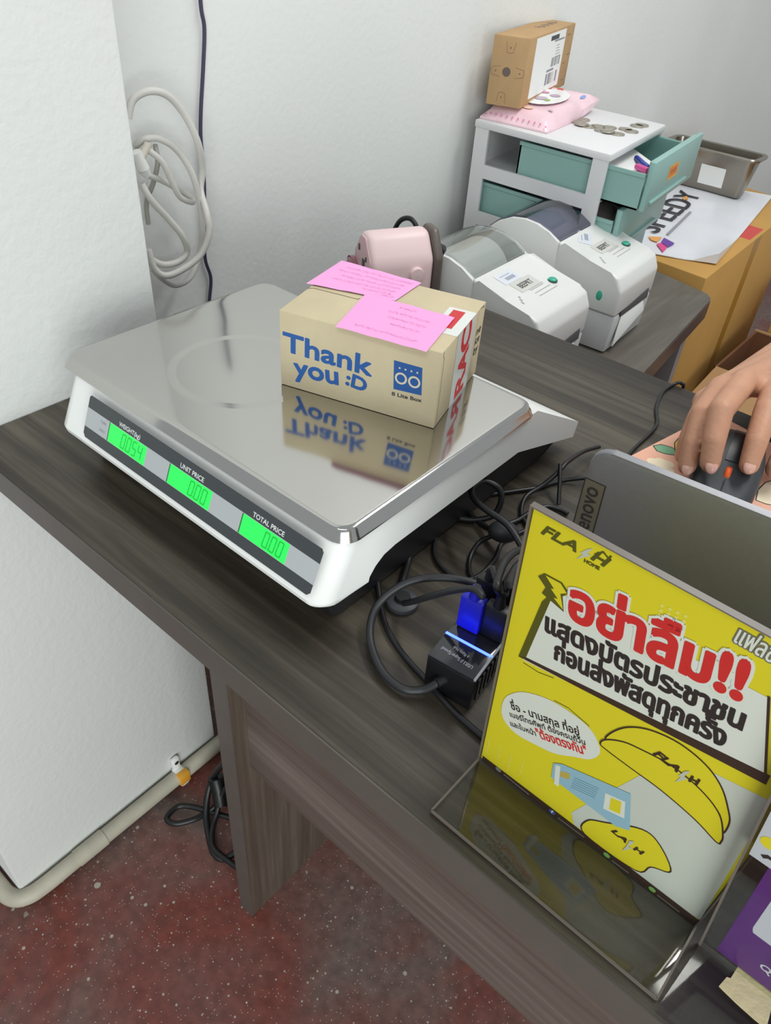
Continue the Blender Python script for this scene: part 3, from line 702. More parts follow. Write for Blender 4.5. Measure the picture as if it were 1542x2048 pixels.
# ---------------------------------------------------------------- label printers
PWH = pm('printer_white', (226, 227, 224), .35); PLW = pm('printer_lower_grey', (206, 207, 208), .4); SLOT = pm('slot_dark', (70, 70, 74), .5); GBT = pm('green_button', (58, 176, 146), .35)
ROLL = pm('label_roll_paper', (226, 226, 224), .8)
LX = [(0, .112), (-.006, .1290), (-.020, .1345), (-.060, .1430), (-.108, .1530), (-.118, .1575)]
ARCH = [(-.118, .1575), (-.138, .168), (-.160, .1755), (-.184, .1775), (-.208, .174), (-.232, .162), (-.250, .146)]
def printer_shape(window_tint, label, sticker_tilt, wname):
    """local frame: front face at x = 0 looking +x, near side at y = 0, foot at z = 0"""
    t = thing('label_printer', label, 'printer', (0, 0, 0), 0, 'label printers')
    wd = .153
    obj('base', MB().prism([(0.001, .002), (.004, .066), (-.275, .066), (-.275, .002)], 'y', .002, wd - .002, bev=.004), PLW, t, local=True)
    for x in (-.02, -.25):
        for y in (.02, wd - .02): obj('foot', MB().cyl((x, y, 0), (x, y, .003), .008), BPL, t, local=True)
    mb = MB()
    mb.prism([(.004, .0665), (.004, .108)] + LX[1:] + [(-.118, .0665)], 'y', 0, wd, bev=.0045, seg=3)
    for y0, y1 in ((0, .007), (wd - .007, wd)): mb.prism([(-.112, .0665)] + [(x, z - .002) for x, z in ARCH] + [(-.274, .120), (-.276, .0665)], 'y', y0, y1, bev=.0012)
    mb.prism([(-.250, .0665), (-.250, .146), (-.274, .120), (-.276, .0665)], 'y', .006, wd - .006)
    obj('cover', mb, PWH, t, local=True)
    V = []; F = []; ys = (.0055, .0065, wd * .25, wd * .5, wd * .75, wd - .0065, wd - .0055)
    AR = [ARCH[0]] + ARCH
    for i, (x, z) in enumerate(AR):
        for y in ys:
            inset = -.010 if y in (ys[0], ys[-1]) or i == 0 else .0012
            V.append(Vector((x, y, z + inset)))
    k = len(ys)
    for i in range(len(AR) - 1):
        for j in range(k - 1): F.append((i * k + j, i * k + j + 1, (i + 1) * k + j + 1, (i + 1) * k + j))
    obj('window', MB().add(V, F), window_tint, t, local=True, label=wname)
    obj('feed_button', MB().lathe([(.0001, .004), (.005, .0035), (.0066, .002), (.0068, 0)], (-.050, .118, .1415), n=20), GBT, t, local=True)
    obj('button_ring', MB().lathe([(.0070, .0012), (.0078, .0015), (.0080, 0)], (-.050, .118, .1410), n=20), SLOT, t, local=True)
    obj('latch', MB().ball((-.030, .0005, .094), .0055, .0022, .0085), GBT, t, local=True)
    obj('exit_slot', MB().prism([(.0045, .062), (.0045, .070), (-.02, .070), (-.02, .062)], 'y', .022, wd - .022), SLOT, t, local=True)
    obj('exit_slot', MB().hexa([(.0052, .024, .061), (.0057, wd - .020, .061), (.0057, wd - .020, .069), (.0052, .024, .069), (.0046, .024, .061), (.0047, wd - .020, .061), (.0047, wd - .020, .078), (.0046, .024, .064)]), SLOT, t, local=True)
    obj('paper_tongue', MB().hexa([(.0045, .030, .064), (.0045, .118, .064), (.0085, .128, .040), (.0085, .016, .012), (.0035, .030, .0635), (.0035, .118, .0635), (.0060, .128, .0385), (.0060, .016, .0105)], bev=.0008), PAPER, t, local=True, label='white label tongue')
    # stickers on the sloping top
    a = Vector((-.060, 0, .1433)); d = (Vector((-.108, 0, .1533)) - a).normalized()
    TP = Plane(a, (0, 1, 0), d, d.cross(Vector((0, 1, 0))) * -1)
    if TP.N.z < 0: TP.N = -TP.N
    TP2 = Plane(Vector((-.020, 0, .1348)), (0, 1, 0), (Vector((-.060, 0, .1433)) - Vector((-.020, 0, .1348))).normalized(), TP.N)
    mb = MB().rect(TP, .042, -.003, .097, .021, 0, 1)
    s = prt('sticker', mb, [pm('sticker_grey', (208, 208, 202), .5)], t, local=True)
    mb = MB()
    mb.text(TP, 'BEEPRT', (.052, .004), (.086, .004), .0145, 0, .0008, 2)
    prt('lettering', mb, [pm('sticker_ink', (84, 82, 80), .6)], s, local=True)
    mb = MB()
    for i, w_ in enumerate((.036, .044, .052)): mb.rect(TP2, .060, .034 - i * .008, .060 + w_, .0352 - i * .008, 0, 1)
    for i in range(3): mb.rect(TP2, .018 + i * .004, .020 + i * .006, .021 + i * .004, .026 + i * .005, 0, 1)
    mb.rect(TP, .058, -.004, .100, -.003, 0, 1)
    prt('fine_print', mb, [pm('print_mid', (170, 168, 162), .6)], t, local=True)
    ct, st = math.cos(sticker_tilt), math.sin(sticker_tilt)
    RP = Plane(TP.at(.052 if sticker_tilt else .040, .026), TP.U * ct + TP.V * st, TP.V * ct - TP.U * st, TP.N)
    mb = MB().rect(RP, -.004, -.004, .040, .020, 0, 2)
    s = prt('barcode_sticker', mb, [pm('sticker_pale', (220, 224, 232), .4)], t, local=True, label='pale barcode sticker')
    mb = MB()
    for i in range(9): mb.rect(RP, .010 + i * .0026, .002, .0115 + i * .0026, .009, 0, 3)
    mb.rect(RP, .004, .013, .030, .014, 0, 3)
    prt('barcode', mb, [pm('sticker_blue_ink', (112, 124, 148), .5)], s, local=True)
    return t
p1 = printer_shape(clear('clear_window', (222, 226, 224), .08, .08), 'white label printer nearest the desk, with a clear lid window', 0, 'clear lid window')
p2_ = printer_shape(clear('smoky_window', (176, 176, 192), .06, .08), 'white label printer beside the drawers, with a smoky lid window', .55, 'smoky lid window')
p1.location = (-.4500, .897, .59); p1.rotation_euler = (0, 0, .035)
p2_.location = (-.4440, 1.128, .59); p2_.rotation_euler = (0, 0, .05)
r0 = None
for p, lab in ((p1, 'white label roll under the clear printer window'), (p2_, 'white label roll under the smoky printer window')):
    loc = Vector(p.location) + Matrix.Rotation(p.rotation_euler.z, 3, 'Z') @ Vector((-.180, .0, .118))
    if r0 is None:
        r0 = tag(obj('label_roll', MB().lathe([(.012, .022), (.050, .022), (.050, .128), (.012, .128), (.012, .022)], (0, 0, 0), n=36, axis='y'), ROLL, local=True, at=tuple(loc)), lab, 'label roll', 'label rolls in the printers'); o = r0
    else:
        o = r0.copy(); COL.objects.link(o); o['label'] = lab; o.location = loc
    o.rotation_euler = (0, 0, p.rotation_euler.z)

# ---------------------------------------------------------------- pink power adapter behind the parcel
PK = pm('pale_pink_plastic', (230, 202, 203), .42); PKD = pm('pink_face', (214, 178, 182), .45); TAUP = pm('taupe_plastic', (96, 86, 80), .4)
t = thing('power_adapter', 'pale pink power cube with a taupe rim behind the parcel', 'adapter', (-.603, .760, .75), math.radians(63))
def octo(hy, hz, ch): return [(-hy, .0005), (hy, .0005), (hy, hz - ch), (hy - ch * .75, hz), (-hy + ch * .75, hz), (-hy, hz - ch)]
obj('body', MB().prism(octo(.033, .088, .030), 'x', -.047, .040, bev=.009, seg=5), PK, t, local=True)
obj('rim', MB().prism(octo(.0345, .0895, .030), 'x', .0395, .052, bev=.005, seg=3), TAUP, t, local=True, label='taupe rim')
obj('end_face', MB().prism([(y, z + .005) for y, z in octo(.027, .078, .026)], 'x', -.0482, -.042, bev=.002, seg=2), PKD, t, local=True)
for y, z, w_, h in ((.010, .066, .002, .004), (-.006, .050, .004, .006), (-.014, .058, .002, .003), (.000, .031, .004, .011)): obj('socket', MB().box(-.0492, -.046, y - w_, y + w_, z - h, z + h, bev=.0008), SLOT, t, local=True)
obj('knob', MB().lathe([(.0001, -.0062), (.0085, -.0056), (.0096, -.003), (.0098, 0)], (.014, -.0325, .041), axis='y'), PK, t, local=True, label='round pink knob')
obj('plug_block', MB().box(-.058, -.044, .012, .038, .002, .048, bev=.010, seg=3), pm('mauve_plastic', (160, 112, 122), .4), t, local=True, label='dark mauve side block')
tag(obj('adapter_cable', MB().tube([(-0.684, 0.84, 0.7669), (-0.6745, 0.84, 0.7969), (-0.6652, 0.84, 0.8134), (-0.6524, 0.84, 0.8209), (-0.6407, 0.84, 0.8187), (-0.6301, 0.84, 0.8039), (-0.6209, 0.84, 0.7787)], .0034), BPL), 'black cord arching behind the pink power cube', 'cord')
tag(obj('printer_cable', MB().tube([(-0.597, 0.83, 0.8103), (-0.5966, 0.845, 0.7973), (-0.6069, 0.87, 0.7839), (-0.6221, 0.885, 0.7596), (-0.6213, 0.885, 0.6988)], .0036), pm('dark_navy_cord', (48, 48, 62), .5)), 'dark cord running from the pink power cube toward the printer', 'cord')

# ---------------------------------------------------------------- tall yellow carton, mailer bag, steel pan, open carton
OC = pm('golden_cardboard', (194, 150, 84), .7, spec=.2, var=(8, .05)); OCT = pm('brown_tape', (170, 122, 40), .35)
ZC = .598
K0 = Vector((-.4460, 1.568, 0)); KX = Vector((-.375, .035, 0)); KY = Vector((-.030, .690, 0))
c = [K0 + KX, K0, K0 + KY, K0 + KX + KY]
t = thing('tall_carton', 'tall golden cardboard carton beside the low side table', 'box', tuple(K0 + KX / 2 + KY / 2))
obj('box', MB().hexa([*c, *[p + Vector((0, 0, ZC)) for p in c]], bev=.003), OC, t)
CP = Plane(K0, KY.normalized(), (0, 0, 1))
prt('tape_strip', MB().rect(CP, .32, .001, .37, ZC - .003, 0, 3), [OCT], t, label='brown tape strip')
CT = Plane(K0 + Vector((0, 0, ZC)), (-KX).normalized(), KY.normalized())
RCL = pm('red_label', (204, 70, 62), .5)
prt('red_mark', MB().rect(CT, -.06, .30, -.008, .40, 0, 2), [RCL], t, label='small red label')
BAG = pm('white_mailer_film', (228, 230, 236), .3, var=(9, .04), bump=(14, .5))
t = thing('mailer_bag', 'white mailer bag with black lettering on the golden carton', 'mailer', (-0.5653, 1.8906, 0.6))
Pm = [Vector(p) for p in [(-0.6345, 1.5761, 0.6005), (-0.4607, 1.652, 0.6005), (-0.5438, 2.2382, 0.6005), (-0.8476, 2.179, 0.6005)]]
V = []; F = []; N = 12
for l in (0, 1):
    for i in range(N + 1):
        for j in range(N + 1):
            s, r = i / N, j / N
            p = Pm[0] * (1 - s) * (1 - r) + Pm[1] * s * (1 - r) + Pm[2] * s * r + Pm[3] * (1 - s) * r
            p.z = ZC + .0008 + (l * .0016) + .0025 * abs(math.sin(s * 5 + r * 3)) * (.2 + s) + (.014 * max(0, s - .75) * max(0, .3 - r) * 20 if l else 0)
            V.append(p)
K = (N + 1) ** 2
for l in (0, 1):
    for i in range(N):
        for j in range(N): a = l * K + i * (N + 1) + j; F.append((a, a + 1, a + N + 2, a + N + 1))
bd = [i * (N + 1) for i in range(N + 1)] + [N * (N + 1) + j for j in range(1, N + 1)] + [i * (N + 1) + N for i in range(N - 1, -1, -1)] + [j for j in range(N - 1, 0, -1)]
for a, b2 in zip(bd, bd[1:] + bd[:1]): F.append((a, b2, b2 + K, a + K))
obj('bag', MB().add(V, F), BAG, t)
MP = Plane((0, 0, ZC + .0062), (1, 0, 0), (0, 1, 0))
INK = pm('mailer_ink', (48, 46, 56), .5)
mb = MB().text(MP, 'SPEED', (-0.6263, 1.716), (-0.6602, 2.0055), .088, 0, .0013, 1).text(MP, 'Y', (-0.6635, 2.0133), (-0.6725, 2.0818), .080, 0, .0013, 1)
mb.stroke(MP, [(-0.6065, 1.7306), (-0.6364, 1.926)], .006, 1, 1)
mb.poly(MP, [(-0.63, 1.68111), (-0.60689, 1.70319), (-0.60061, 1.66395), (-0.61448, 1.66459)], 2, 1).poly(MP, [(-0.60221, 1.70291), (-0.57033, 1.68891), (-0.57086, 1.65428), (-0.59486, 1.67087)], 3, 1).poly(MP, [(-0.59641, 1.65184), (-0.59315, 1.66719), (-0.57115, 1.6517), (-0.56531, 1.61686)], 4, 1).poly(MP, [(-0.69837, 2.01922), (-0.69513, 2.03912), (-0.682, 2.01679), (-0.68658, 2.00017)], 2, 1)
prt('lettering', mb, [INK, pm('mailer_grey', (150, 150, 158), .5), pm('mailer_orange', (232, 164, 84), .5), pm('mailer_purple', (108, 62, 160), .5), pm('mailer_pink', (222, 70, 140), .5)], t)
PST = steel_material('dull_pan_steel', (150, 144, 134), .28)
ZP = ZC + .0055
t = thing('steel_pan', 'stainless steel food pan standing at the rear of the golden carton', 'pan', (-.69, 2.17, ZC))
xa, xb = -.818, -.572
py0, py1 = 2.10, 2.19
def loop(i, z, r=.02): return rr(xa + i, xb - i, py0 + i, py1 - i, max(r - i * .3, .006), z, 5)
rings = [loop(.026, ZP + .0005), loop(.024, ZP + .003), loop(.012, ZP + .080), loop(.010, ZP + .092), loop(0, ZP + .094), loop(-.001, ZP + .098), loop(.001, ZP + .1005), loop(.011, ZP + .0995), loop(.0135, ZP + .080), loop(.026, ZP + .004)]
V = [p for r in rings for p in r]; n = len(rings[0])
F = [(k * n + i, k * n + (i + 1) % n, (k + 1) * n + (i + 1) % n, (k + 1) * n + i) for k in range(len(rings) - 1) for i in range(n)] + [tuple(range(n))[::-1], tuple(range((len(rings) - 1) * n, len(rings) * n))]
obj('pan', MB().add(V, F), PST, t)
PP = Plane((xa + .05, py0 + .0222, ZP + .012), (1, 0, 0), (0, -.154, .988))
prt('paper_label', MB().rect(PP, .06, .004, .125, .052, 0, 4), [PAPER], t, label='white paper label')
BR = pm('brown_carton_inside', (112, 72, 44), .75, var=(10, .08)); BRO = pm('pale_brown_carton', (176, 138, 94), .75)
t = thing('open_carton', 'open brown carton on the floor right of the golden carton', 'box', (-.26, 1.94, 0))
x0, x1, y0, y1, zh = -.425, -.10, 1.80, 2.085, .318
mb = MB()
mb.box(x0, x1, y0, y0 + .006, .0, zh).box(x0, x1, y1 - .006, y1, 0, zh).box(x0, x0 + .006, y0, y1, 0, zh).box(x1 - .006, x1, y0, y1, 0, zh).box(x0, x1, y0, y1, 0, .006)
obj('box', mb, BR, t)
obj('flap', MB().hexa([(x0 + .004, y0 - .135, zh - .020), (x1, y0 - .135, zh - .020), (x1, y0, zh), (x0 + .004, y0, zh), (x0 + .004, y0 - .135, zh - .016), (x1, y0 - .135, zh - .016), (x1, y0, zh + .004), (x0 + .004, y0, zh + .004)]), BRO, t)
obj('rim', MB().box(x0 - .001, x1 + .001, y1 - .007, y1 + .001, zh, zh + .004), BRO, t)
obj('flap', MB().hexa([(x1, y0, zh), (x1 + .12, y0, zh - .05), (x1 + .12, y1, zh - .05), (x1, y1, zh), (x1, y0, zh + .004), (x1 + .12, y0, zh - .046), (x1 + .12, y1, zh - .046), (x1, y1, zh + .004)]), BRO, t)
t = thing('flat_carton', 'golden carton standing behind the open brown carton', 'box', (-.24, 2.25, 0))
obj('box', MB().box(-.40, -.05, 2.10, 2.40, 0, .42, bev=.003), OC, t)
obj('tape_strip', MB().box(-.26, -.20, 2.0985, 2.402, .4185, .4208), OCT, t)

# ---------------------------------------------------------------- laptop
LGREY = pm('laptop_grey', (134, 135, 139), .40, metal=.42, var=(300, .03)); LDK = pm('laptop_dark', (40, 41, 44), .4)
LP = Plane(*((-0.12585, 0.36155, 0.765), (0.99537, 0.09614, 0.0), (0.01218, -0.12613, 0.99194), (0.09536, -0.98734, -0.12672)))
t = thing('laptop', 'grey laptop with its lid open, seen from behind its lid', 'laptop', tuple(LP.at(.16, -.013)))
LH, LWID = .1885, .322
P = []
for cx, cy, a0 in ((LWID - .011, LH - .011, 0), (.011, LH - .011, 90)):
    for i in range(7): a = math.radians(a0 + 15 * i); P.append((cx + .011 * math.cos(a), cy + .011 * math.sin(a)))
P += [(0, 0), (LWID, 0)]
b = bmesh.new()
A_ = [b.verts.new(LP.at(u, v, 0)) for u, v in P]; B_ = [b.verts.new(LP.at(u, v, -.0045)) for u, v in P]
b.faces.new(A_); b.faces.new(B_[::-1])
for i in range(len(P)): b.faces.new((A_[i], A_[i - 1], B_[i - 1], B_[i]))
bmesh.ops.bevel(b, geom=b.edges[:], offset=.0012, segments=2, profile=.5, affect='EDGES')
lid = obj('lid', MB().bm(b), LGREY, t)
SP = Plane(LP.at(LWID, 0, -.0047), -LP.U, LP.V)
prt('screen', MB().rect(SP, .008, .014, LWID - .008, LH - .007, 0, 1), [pm('screen_black', (22, 24, 28), .2)], lid)
BDG = pm('badge_champagne', (150, 148, 134), .3, metal=.6); BTX = pm('badge_text', (58, 58, 60), .4)
q = [(-0.00079, 0.16597), (0.01198, 0.1656), (0.01189, 0.11104), (-0.00189, 0.11019)]
bm_ = prt('badge', MB().poly(LP, [q[3], q[2], q[1], q[0]], 1, 1).poly(LP, [(p[0] + (.0008 if i in (0, 3) else -.0008), p[1] + (.0008 if i < 2 else -.0008)) for i, p in enumerate([q[3], q[2], q[1], q[0]])], 0, 2), [BDG, BTX], lid, label='champagne badge plate')
lt_ = prt('logo_lettering', MB().text(LP, 'lenovo', (0.0086, 0.1249), (0.0084, 0.1608), None, 0, .0004, 4), [BTX], lid, label='dark lettering on the badge')
lw = Vector((-LP.U.y, LP.U.x, 0)); h0 = Vector((LP.O.x, LP.O.y, .7505))
def LB(u, w, z): return h0 + LP.U * u + lw * w + Vector((0, 0, z))
def slab(u0, u1, w0, w1, z0, z1, bev=0): return MB().hexa([LB(u0, w0, z0), LB(u1, w0, z0), LB(u1, w1, z0), LB(u0, w1, z0), LB(u0, w0, z1), LB(u1, w0, z1), LB(u1, w1, z1), LB(u0, w1, z1)], 0, bev)
obj('base', slab(0, LWID, .004, .205, .001, .0135, .003), LGREY, t)
kb = MB()
for r in range(6):
    for k in range(15): m_ = slab(.016 + k * .0195, .033 + k * .0195, .022 + r * .0178, .0375 + r * .0178, .0133, .0148); kb.add(m_.v, m_.f)
obj('keyboard', kb, LDK, t)
obj('touchpad', slab(.11, .205, .138, .196, .0133, .0138), pm('touchpad_grey', (98, 99, 103), .4), t)
obj('hinge', MB().cyl(LB(.03, .002, .0125), LB(LWID - .03, .002, .0125), .0045), LDK, t)

# ---------------------------------------------------------------- mouse pad and mouse
PAD = pm('salmon_pad_cloth', (238, 184, 160), .85, spec=.15, bump=(900, .2))
t = thing('mouse_pad', 'salmon pink printed mouse pad under the mouse', 'mouse pad', (-.09, .70, .75))
pu = Vector((.981, -.195, 0)); pw = Vector((.195, .981, 0)); po = Vector((-.1985, .637, .7502))
def PD_(u, w, z): return po + pu * u + pw * w + Vector((0, 0, z))
obj('pad', MB().hexa([PD_(0, 0, 0), PD_(.235, 0, 0), PD_(.235, .155, 0), PD_(0, .155, 0), PD_(0, 0, .0033), PD_(.235, 0, .0033), PD_(.235, .155, .0033), PD_(0, .155, .0033)], bev=.0006), PAD, t)
PDP = Plane((0, 0, .75355), (1, 0, 0), (0, 1, 0))
INKD = pm('pad_outline', (60, 64, 54), .8); CRM = pm('pad_cream', (240, 226, 196), .85); LEAF = pm('pad_leaf', (128, 176, 140), .85); PYEL = pm('pad_yellow', (226, 192, 70), .85)
mb = MB()
def outl(P, m, lay):
    mb.poly(PDP, P, m, lay); mb.stroke(PDP, P + [P[0]], .0011, 3, lay + 1)
outl([(-0.18828, 0.67764), (-0.18349, 0.68629), (-0.17357, 0.6891), (-0.16425, 0.68773), (-0.16311, 0.67989), (-0.1728, 0.67352), (-0.18151, 0.67179)], 1, 1)
outl([(-0.17483, 0.69896), (-0.17558, 0.71144), (-0.17178, 0.72114), (-0.16507, 0.72424), (-0.15725, 0.71336), (-0.15182, 0.69327), (-0.15505, 0.67926), (-0.16203, 0.67921), (-0.16893, 0.68655)], 2, 3)
mb.poly(PDP, [(-0.17045, 0.70349), (-0.16719, 0.71062), (-0.16051, 0.70256), (-0.16101, 0.69106), (-0.16593, 0.6933)], 1, 5)
for u, v, r in ((-0.1768, 0.6517) + (.0055,), (-0.1704, 0.6565) + (.0068,), (-0.1635, 0.6584) + (.006,), (-0.1661, 0.6489) + (.007,), (-0.1577, 0.649) + (.005,)): mb.disc(PDP, u, v, r, 0, 1 + r * 100)
outl([(-0.07812, 0.66497), (-0.08238, 0.68264), (-0.08138, 0.69984), (-0.07567, 0.71224), (-0.0626, 0.71558), (-0.04969, 0.68434), (-0.05877, 0.67068), (-0.06949, 0.66599)], 0, 1)
prt('print', mb, [CRM, LEAF, PYEL, INKD], t, label='cream, green and yellow print')

MOU = pm('mouse_charcoal', (54, 58, 62), .5); MOD = pm('mouse_black', (20, 20, 22), .4); MOR = pm('mouse_orange', (236, 96, 34), .45)
mc = Vector((-.1035, .6285, .7545)); ma = math.radians(11.7)
t = thing('computer_mouse', 'dark charcoal computer mouse with an orange wheel on the salmon pad', 'mouse', tuple(mc), ma)
def mh(y):                                                           # ridge height along the length
    s = y / .106
    return .0125 + .0235 * math.sin(min(1, s / .62) * math.pi / 2) ** 1.1 if s < .62 else .036 - .019 * ((s - .62) / .38) ** 2
def mwid(y):
    s = y / .106
    return .0275 + .003 * math.sin(s * math.pi * 1.4) - .010 * max(0, s - .72) ** 1.5 * 4 - .004 * max(0, .1 - s) * 10
V = []; F = []; NY, NX = 22, 16
for i in range(NY + 1):
    y = .106 * i / NY
    for j in range(NX + 1):
        a = math.pi * j / NX
        cx = math.copysign(abs(math.cos(a)) ** .55, math.cos(a)); cz = math.sin(a) ** .5
        V.append(Vector((mwid(y) * cx, y, .001 + mh(y) * cz)))
for i in range(NY):
    for j in range(NX): a = i * (NX + 1) + j; F.append((a, a + 1, a + NX + 2, a + NX + 1))
F.append(tuple(range(NX + 1))); F.append(tuple(NY * (NX + 1) + j for j in range(NX, -1, -1)))
for i in range(NY): F.append((i * (NX + 1), (i + 1) * (NX + 1), (i + 1) * (NX + 1) + NX, i * (NX + 1) + NX))
body = obj('body', MB().add(V, F), MOU, t, local=True)
obj('wheel', MB().lathe([(.0001, -.0028), (.0078, -.0028), (.0088, -.0015), (.0088, .0015), (.0078, .0028), (.0001, .0028)], (0, .024, .0185), axis='x', n=24), MOR, t, local=True)
obj('button_gap', MB().hexa([(-.0005, -.0004, .006), (.0005, -.0004, .006), (.0005, .012, .0185), (-.0005, .012, .0185), (-.0005, -.0008, .0136), (.0005, -.0008, .0136), (.0005, .013, .0218), (-.0005, .013, .0218)]), MOD, t, local=True)
cen = MB()
V = []; F = []
for i in range(13):
    y = .032 + .060 * i / 12
    for x in (-.0065, -.002, .002, .0065): V.append(Vector((x, y, .0012 + mh(y) * (1 - (abs(x) / mwid(y)) ** 3.6) ** .28 + .0005)))
for i in range(12):
    for j in range(3): F.append((i * 4 + j, i * 4 + j + 1, i * 4 + j + 5, i * 4 + j + 4))
obj('centre_strip', cen.add(V, F), MOD, t, local=True, label='black centre strip')
obj('skirt', MB().prism([(-.0255, -.0002), (.0255, -.0002), (.0272, .05), (.0225, .100), (-.0225, .100), (-.0272, .05)], 'z', .0, .005, bev=.001), MOD, t, local=True)

# ---------------------------------------------------------------- the person's hand on the mouse
SKIN = pm('skin', (196, 146, 118), .5, spec=.35, var=(60, .05), bump=(260, .25), sss=.12); NAIL = pm('fingernail', (222, 172, 156), .3)
FING = [   # MCP, PIP, DIP, tip
    ((-0.1158, 0.7536, 0.826), (-0.1076, 0.7013, 0.822), (-0.0995, 0.6696, 0.806), (-0.0949, 0.6553, 0.7905), .0108),
    ((-0.1409, 0.7276, 0.829), (-0.1374, 0.6655, 0.824), (-0.1286, 0.6431, 0.806), (-0.1226, 0.6333, 0.7895), .0110),
    ((-0.1548, 0.711, 0.822), (-0.1529, 0.669, 0.812), (-0.1464, 0.6481, 0.793), (-0.141, 0.6359, 0.775), .0103),
    ((-0.1624, 0.7089, 0.806), (-0.1601, 0.6847, 0.796), (-0.1574, 0.6696, 0.78), (-0.1547, 0.6624, 0.766), .0088)]
WRI = Vector((-0.1259, 0.8968, 0.802)); 
hand = MB()
def limb(P, R, n=14):
    """tapered chain with round ends"""
    P = [Vector(p) for p in P]
    for a, b_, ra, rb in zip(P[:-1], P[1:], R[:-1], R[1:]):
        hand.tube([a, b_], [ra, rb], 0, n, smooth=False)
    for p, r in zip(P, R): hand.ball(p, r, r, r, 0, n, 9)
for mcp, pip, dip, tip, r in FING: limb([mcp, pip, dip, tip], [r * 1.18, r * 1.05, r * .95, r * .84])
mcps = [Vector(f[0]) for f in FING]
for i, m_ in enumerate(mcps):
    w_ = WRI + (Vector((.014, -.006, 0)) * (1 - i * .66))
    limb([m_ - Vector((0, 0, .003)), m_ * .5 + w_ * .5 - Vector((0, 0, .002)), w_], [.0135, .0165, .0195])
for a, b_ in zip(mcps[:-1], mcps[1:]): limb([a - Vector((0, 0, .004)), b_ - Vector((0, 0, .004))], [.0115, .0115])
for k in (.35, .6):
    Q = [m_ * (1 - k) + WRI * k - Vector((0, 0, .004)) for m_ in mcps]
    limb(Q, [.015] * 4)
TH = [WRI + Vector((.012, -.012, -.006)), Vector((-0.0925, 0.8017, 0.798)), Vector((-0.0803, 0.7368, 0.786)), Vector((-0.0773, 0.6923, 0.776))]
limb(TH, [.019, .0155, .0125, .0098])
limb([WRI, WRI + Vector((.055, .13, .012)), WRI + Vector((.11, .28, .06))], [.0265, .034, .043])
ho = obj('person', hand, SKIN)
tag(ho, 'person reaching in from the right, bare hand resting on the dark mouse', 'person')
md = ho.modifiers.new('merge', 'REMESH'); md.mode = 'VOXEL'; md.voxel_size = .0018; md.use_smooth_shade = True
ms = ho.modifiers.new('soften', 'SMOOTH'); ms.factor = .5; ms.iterations = 5
MW[ho.name] = Matrix.Identity(4)
for mcp, pip, dip, tip, r in FING[:3]:
    d = (Vector(tip) - Vector(dip)).normalized(); up = Vector((0, 0, 1)); up = (up - d * up.dot(d)).normalized(); side = d.cross(up)
    R3 = Matrix((side, d, up)).transposed()
    obj('fingernail', MB().ball(Vector(tip) + d * r * .26 + up * r * .56, r * .52, r * .66, r * .25, rot=R3, n=16, k=10), NAIL, ho)

# ---------------------------------------------------------------- usb hub and the tangle of cords
HP = Plane(*((-0.17494, 0.28516, 0.783), (0.99361, 0.11286, -0.0), (-0.11286, 0.99361, -0.0), (0.0, 0.0, 1.0)))
t = thing('usb_hub', 'black box usb hub with a glowing blue strip on the desk', 'usb hub', tuple(HP.at(.018, .035, -.033)))
HB_ = pm('hub_black', (20, 20, 23), .3); HT = pm('hub_gloss', (34, 35, 42), .12, coat=.6)
HW, HL = .0366, .078
def hx(u0, u1, v0, v1, l0, l1, bev=0): return MB().hexa([HP.at(u0, v0, l0), HP.at(u1, v0, l0), HP.at(u1, v1, l0), HP.at(u0, v1, l0), HP.at(u0, v0, l1), HP.at(u1, v0, l1), HP.at(u1, v1, l1), HP.at(u0, v1, l1)], 0, bev)
obj('case', hx(0, HW, 0, HL, -.0325, -.0022, .0012), HB_, t)
obj('top_plate', hx(.0002, HW - .0002, .0002, HL - .0002, -.0022, 0, .0006), HT, t, label='glossy top plate')
obj('edge_trim', hx(HW - .0012, HW + .0004, 0, .05, -.0012, .0006), pm('clear_edge', (170, 172, 180), .2), t, label='pale glossy edge')
LED = pm('led_blue', (40, 60, 255), .3, emit=14.0)
va = (0.0024, 0.0251); vb = (0.0359, 0.0227)
hv = (va[1] + vb[1]) / 2
obj('light_strip', hx(.0002, HW, hv - .0009, hv + .0009, -.0008, .0006), LED, t, label='glowing blue strip')
mb = MB().text(HP, 'USB3.0 SuperSpeed', (0.0301, 0.0095), (0.005, 0.012), .0042, 0, 0, 1).text(HP, '4 Ports Hub', (0.0237, 0.0161), (0.011, 0.0172), .0042, 0, 0, 1)
prt('lettering', mb, [pm('hub_print', (190, 192, 200), .5)], t)
mb = MB()
for i in range(9): m_ = MB().hexa([HP.at(HW, .006 + i * .006, -.027), HP.at(HW + .0008, .006 + i * .006, -.027), HP.at(HW + .0008, .009 + i * .006, -.027), HP.at(HW, .009 + i * .006, -.027), HP.at(HW, .006 + i * .006, -.006), HP.at(HW + .0008, .006 + i * .006, -.006), HP.at(HW + .0008, .009 + i * .006, -.006), HP.at(HW, .009 + i * .006, -.006)]); mb.add(m_.v, m_.f)
obj('side_ribs', mb, HB_, t)
CB = pm('black_cable', (22, 22, 24), .42); CB2 = pm('soft_black_cable', (34, 35, 38), .5)
def cord(name, label, pts, r=.0021, mat=CB): return obj(name, MB().tube(pts, r, n=10, k=10), mat, None)
hubc = thing('usb_cable', 'thick black lead looping left out of the usb hub end', 'cable', (-0.1621, 0.2857, 0.765))
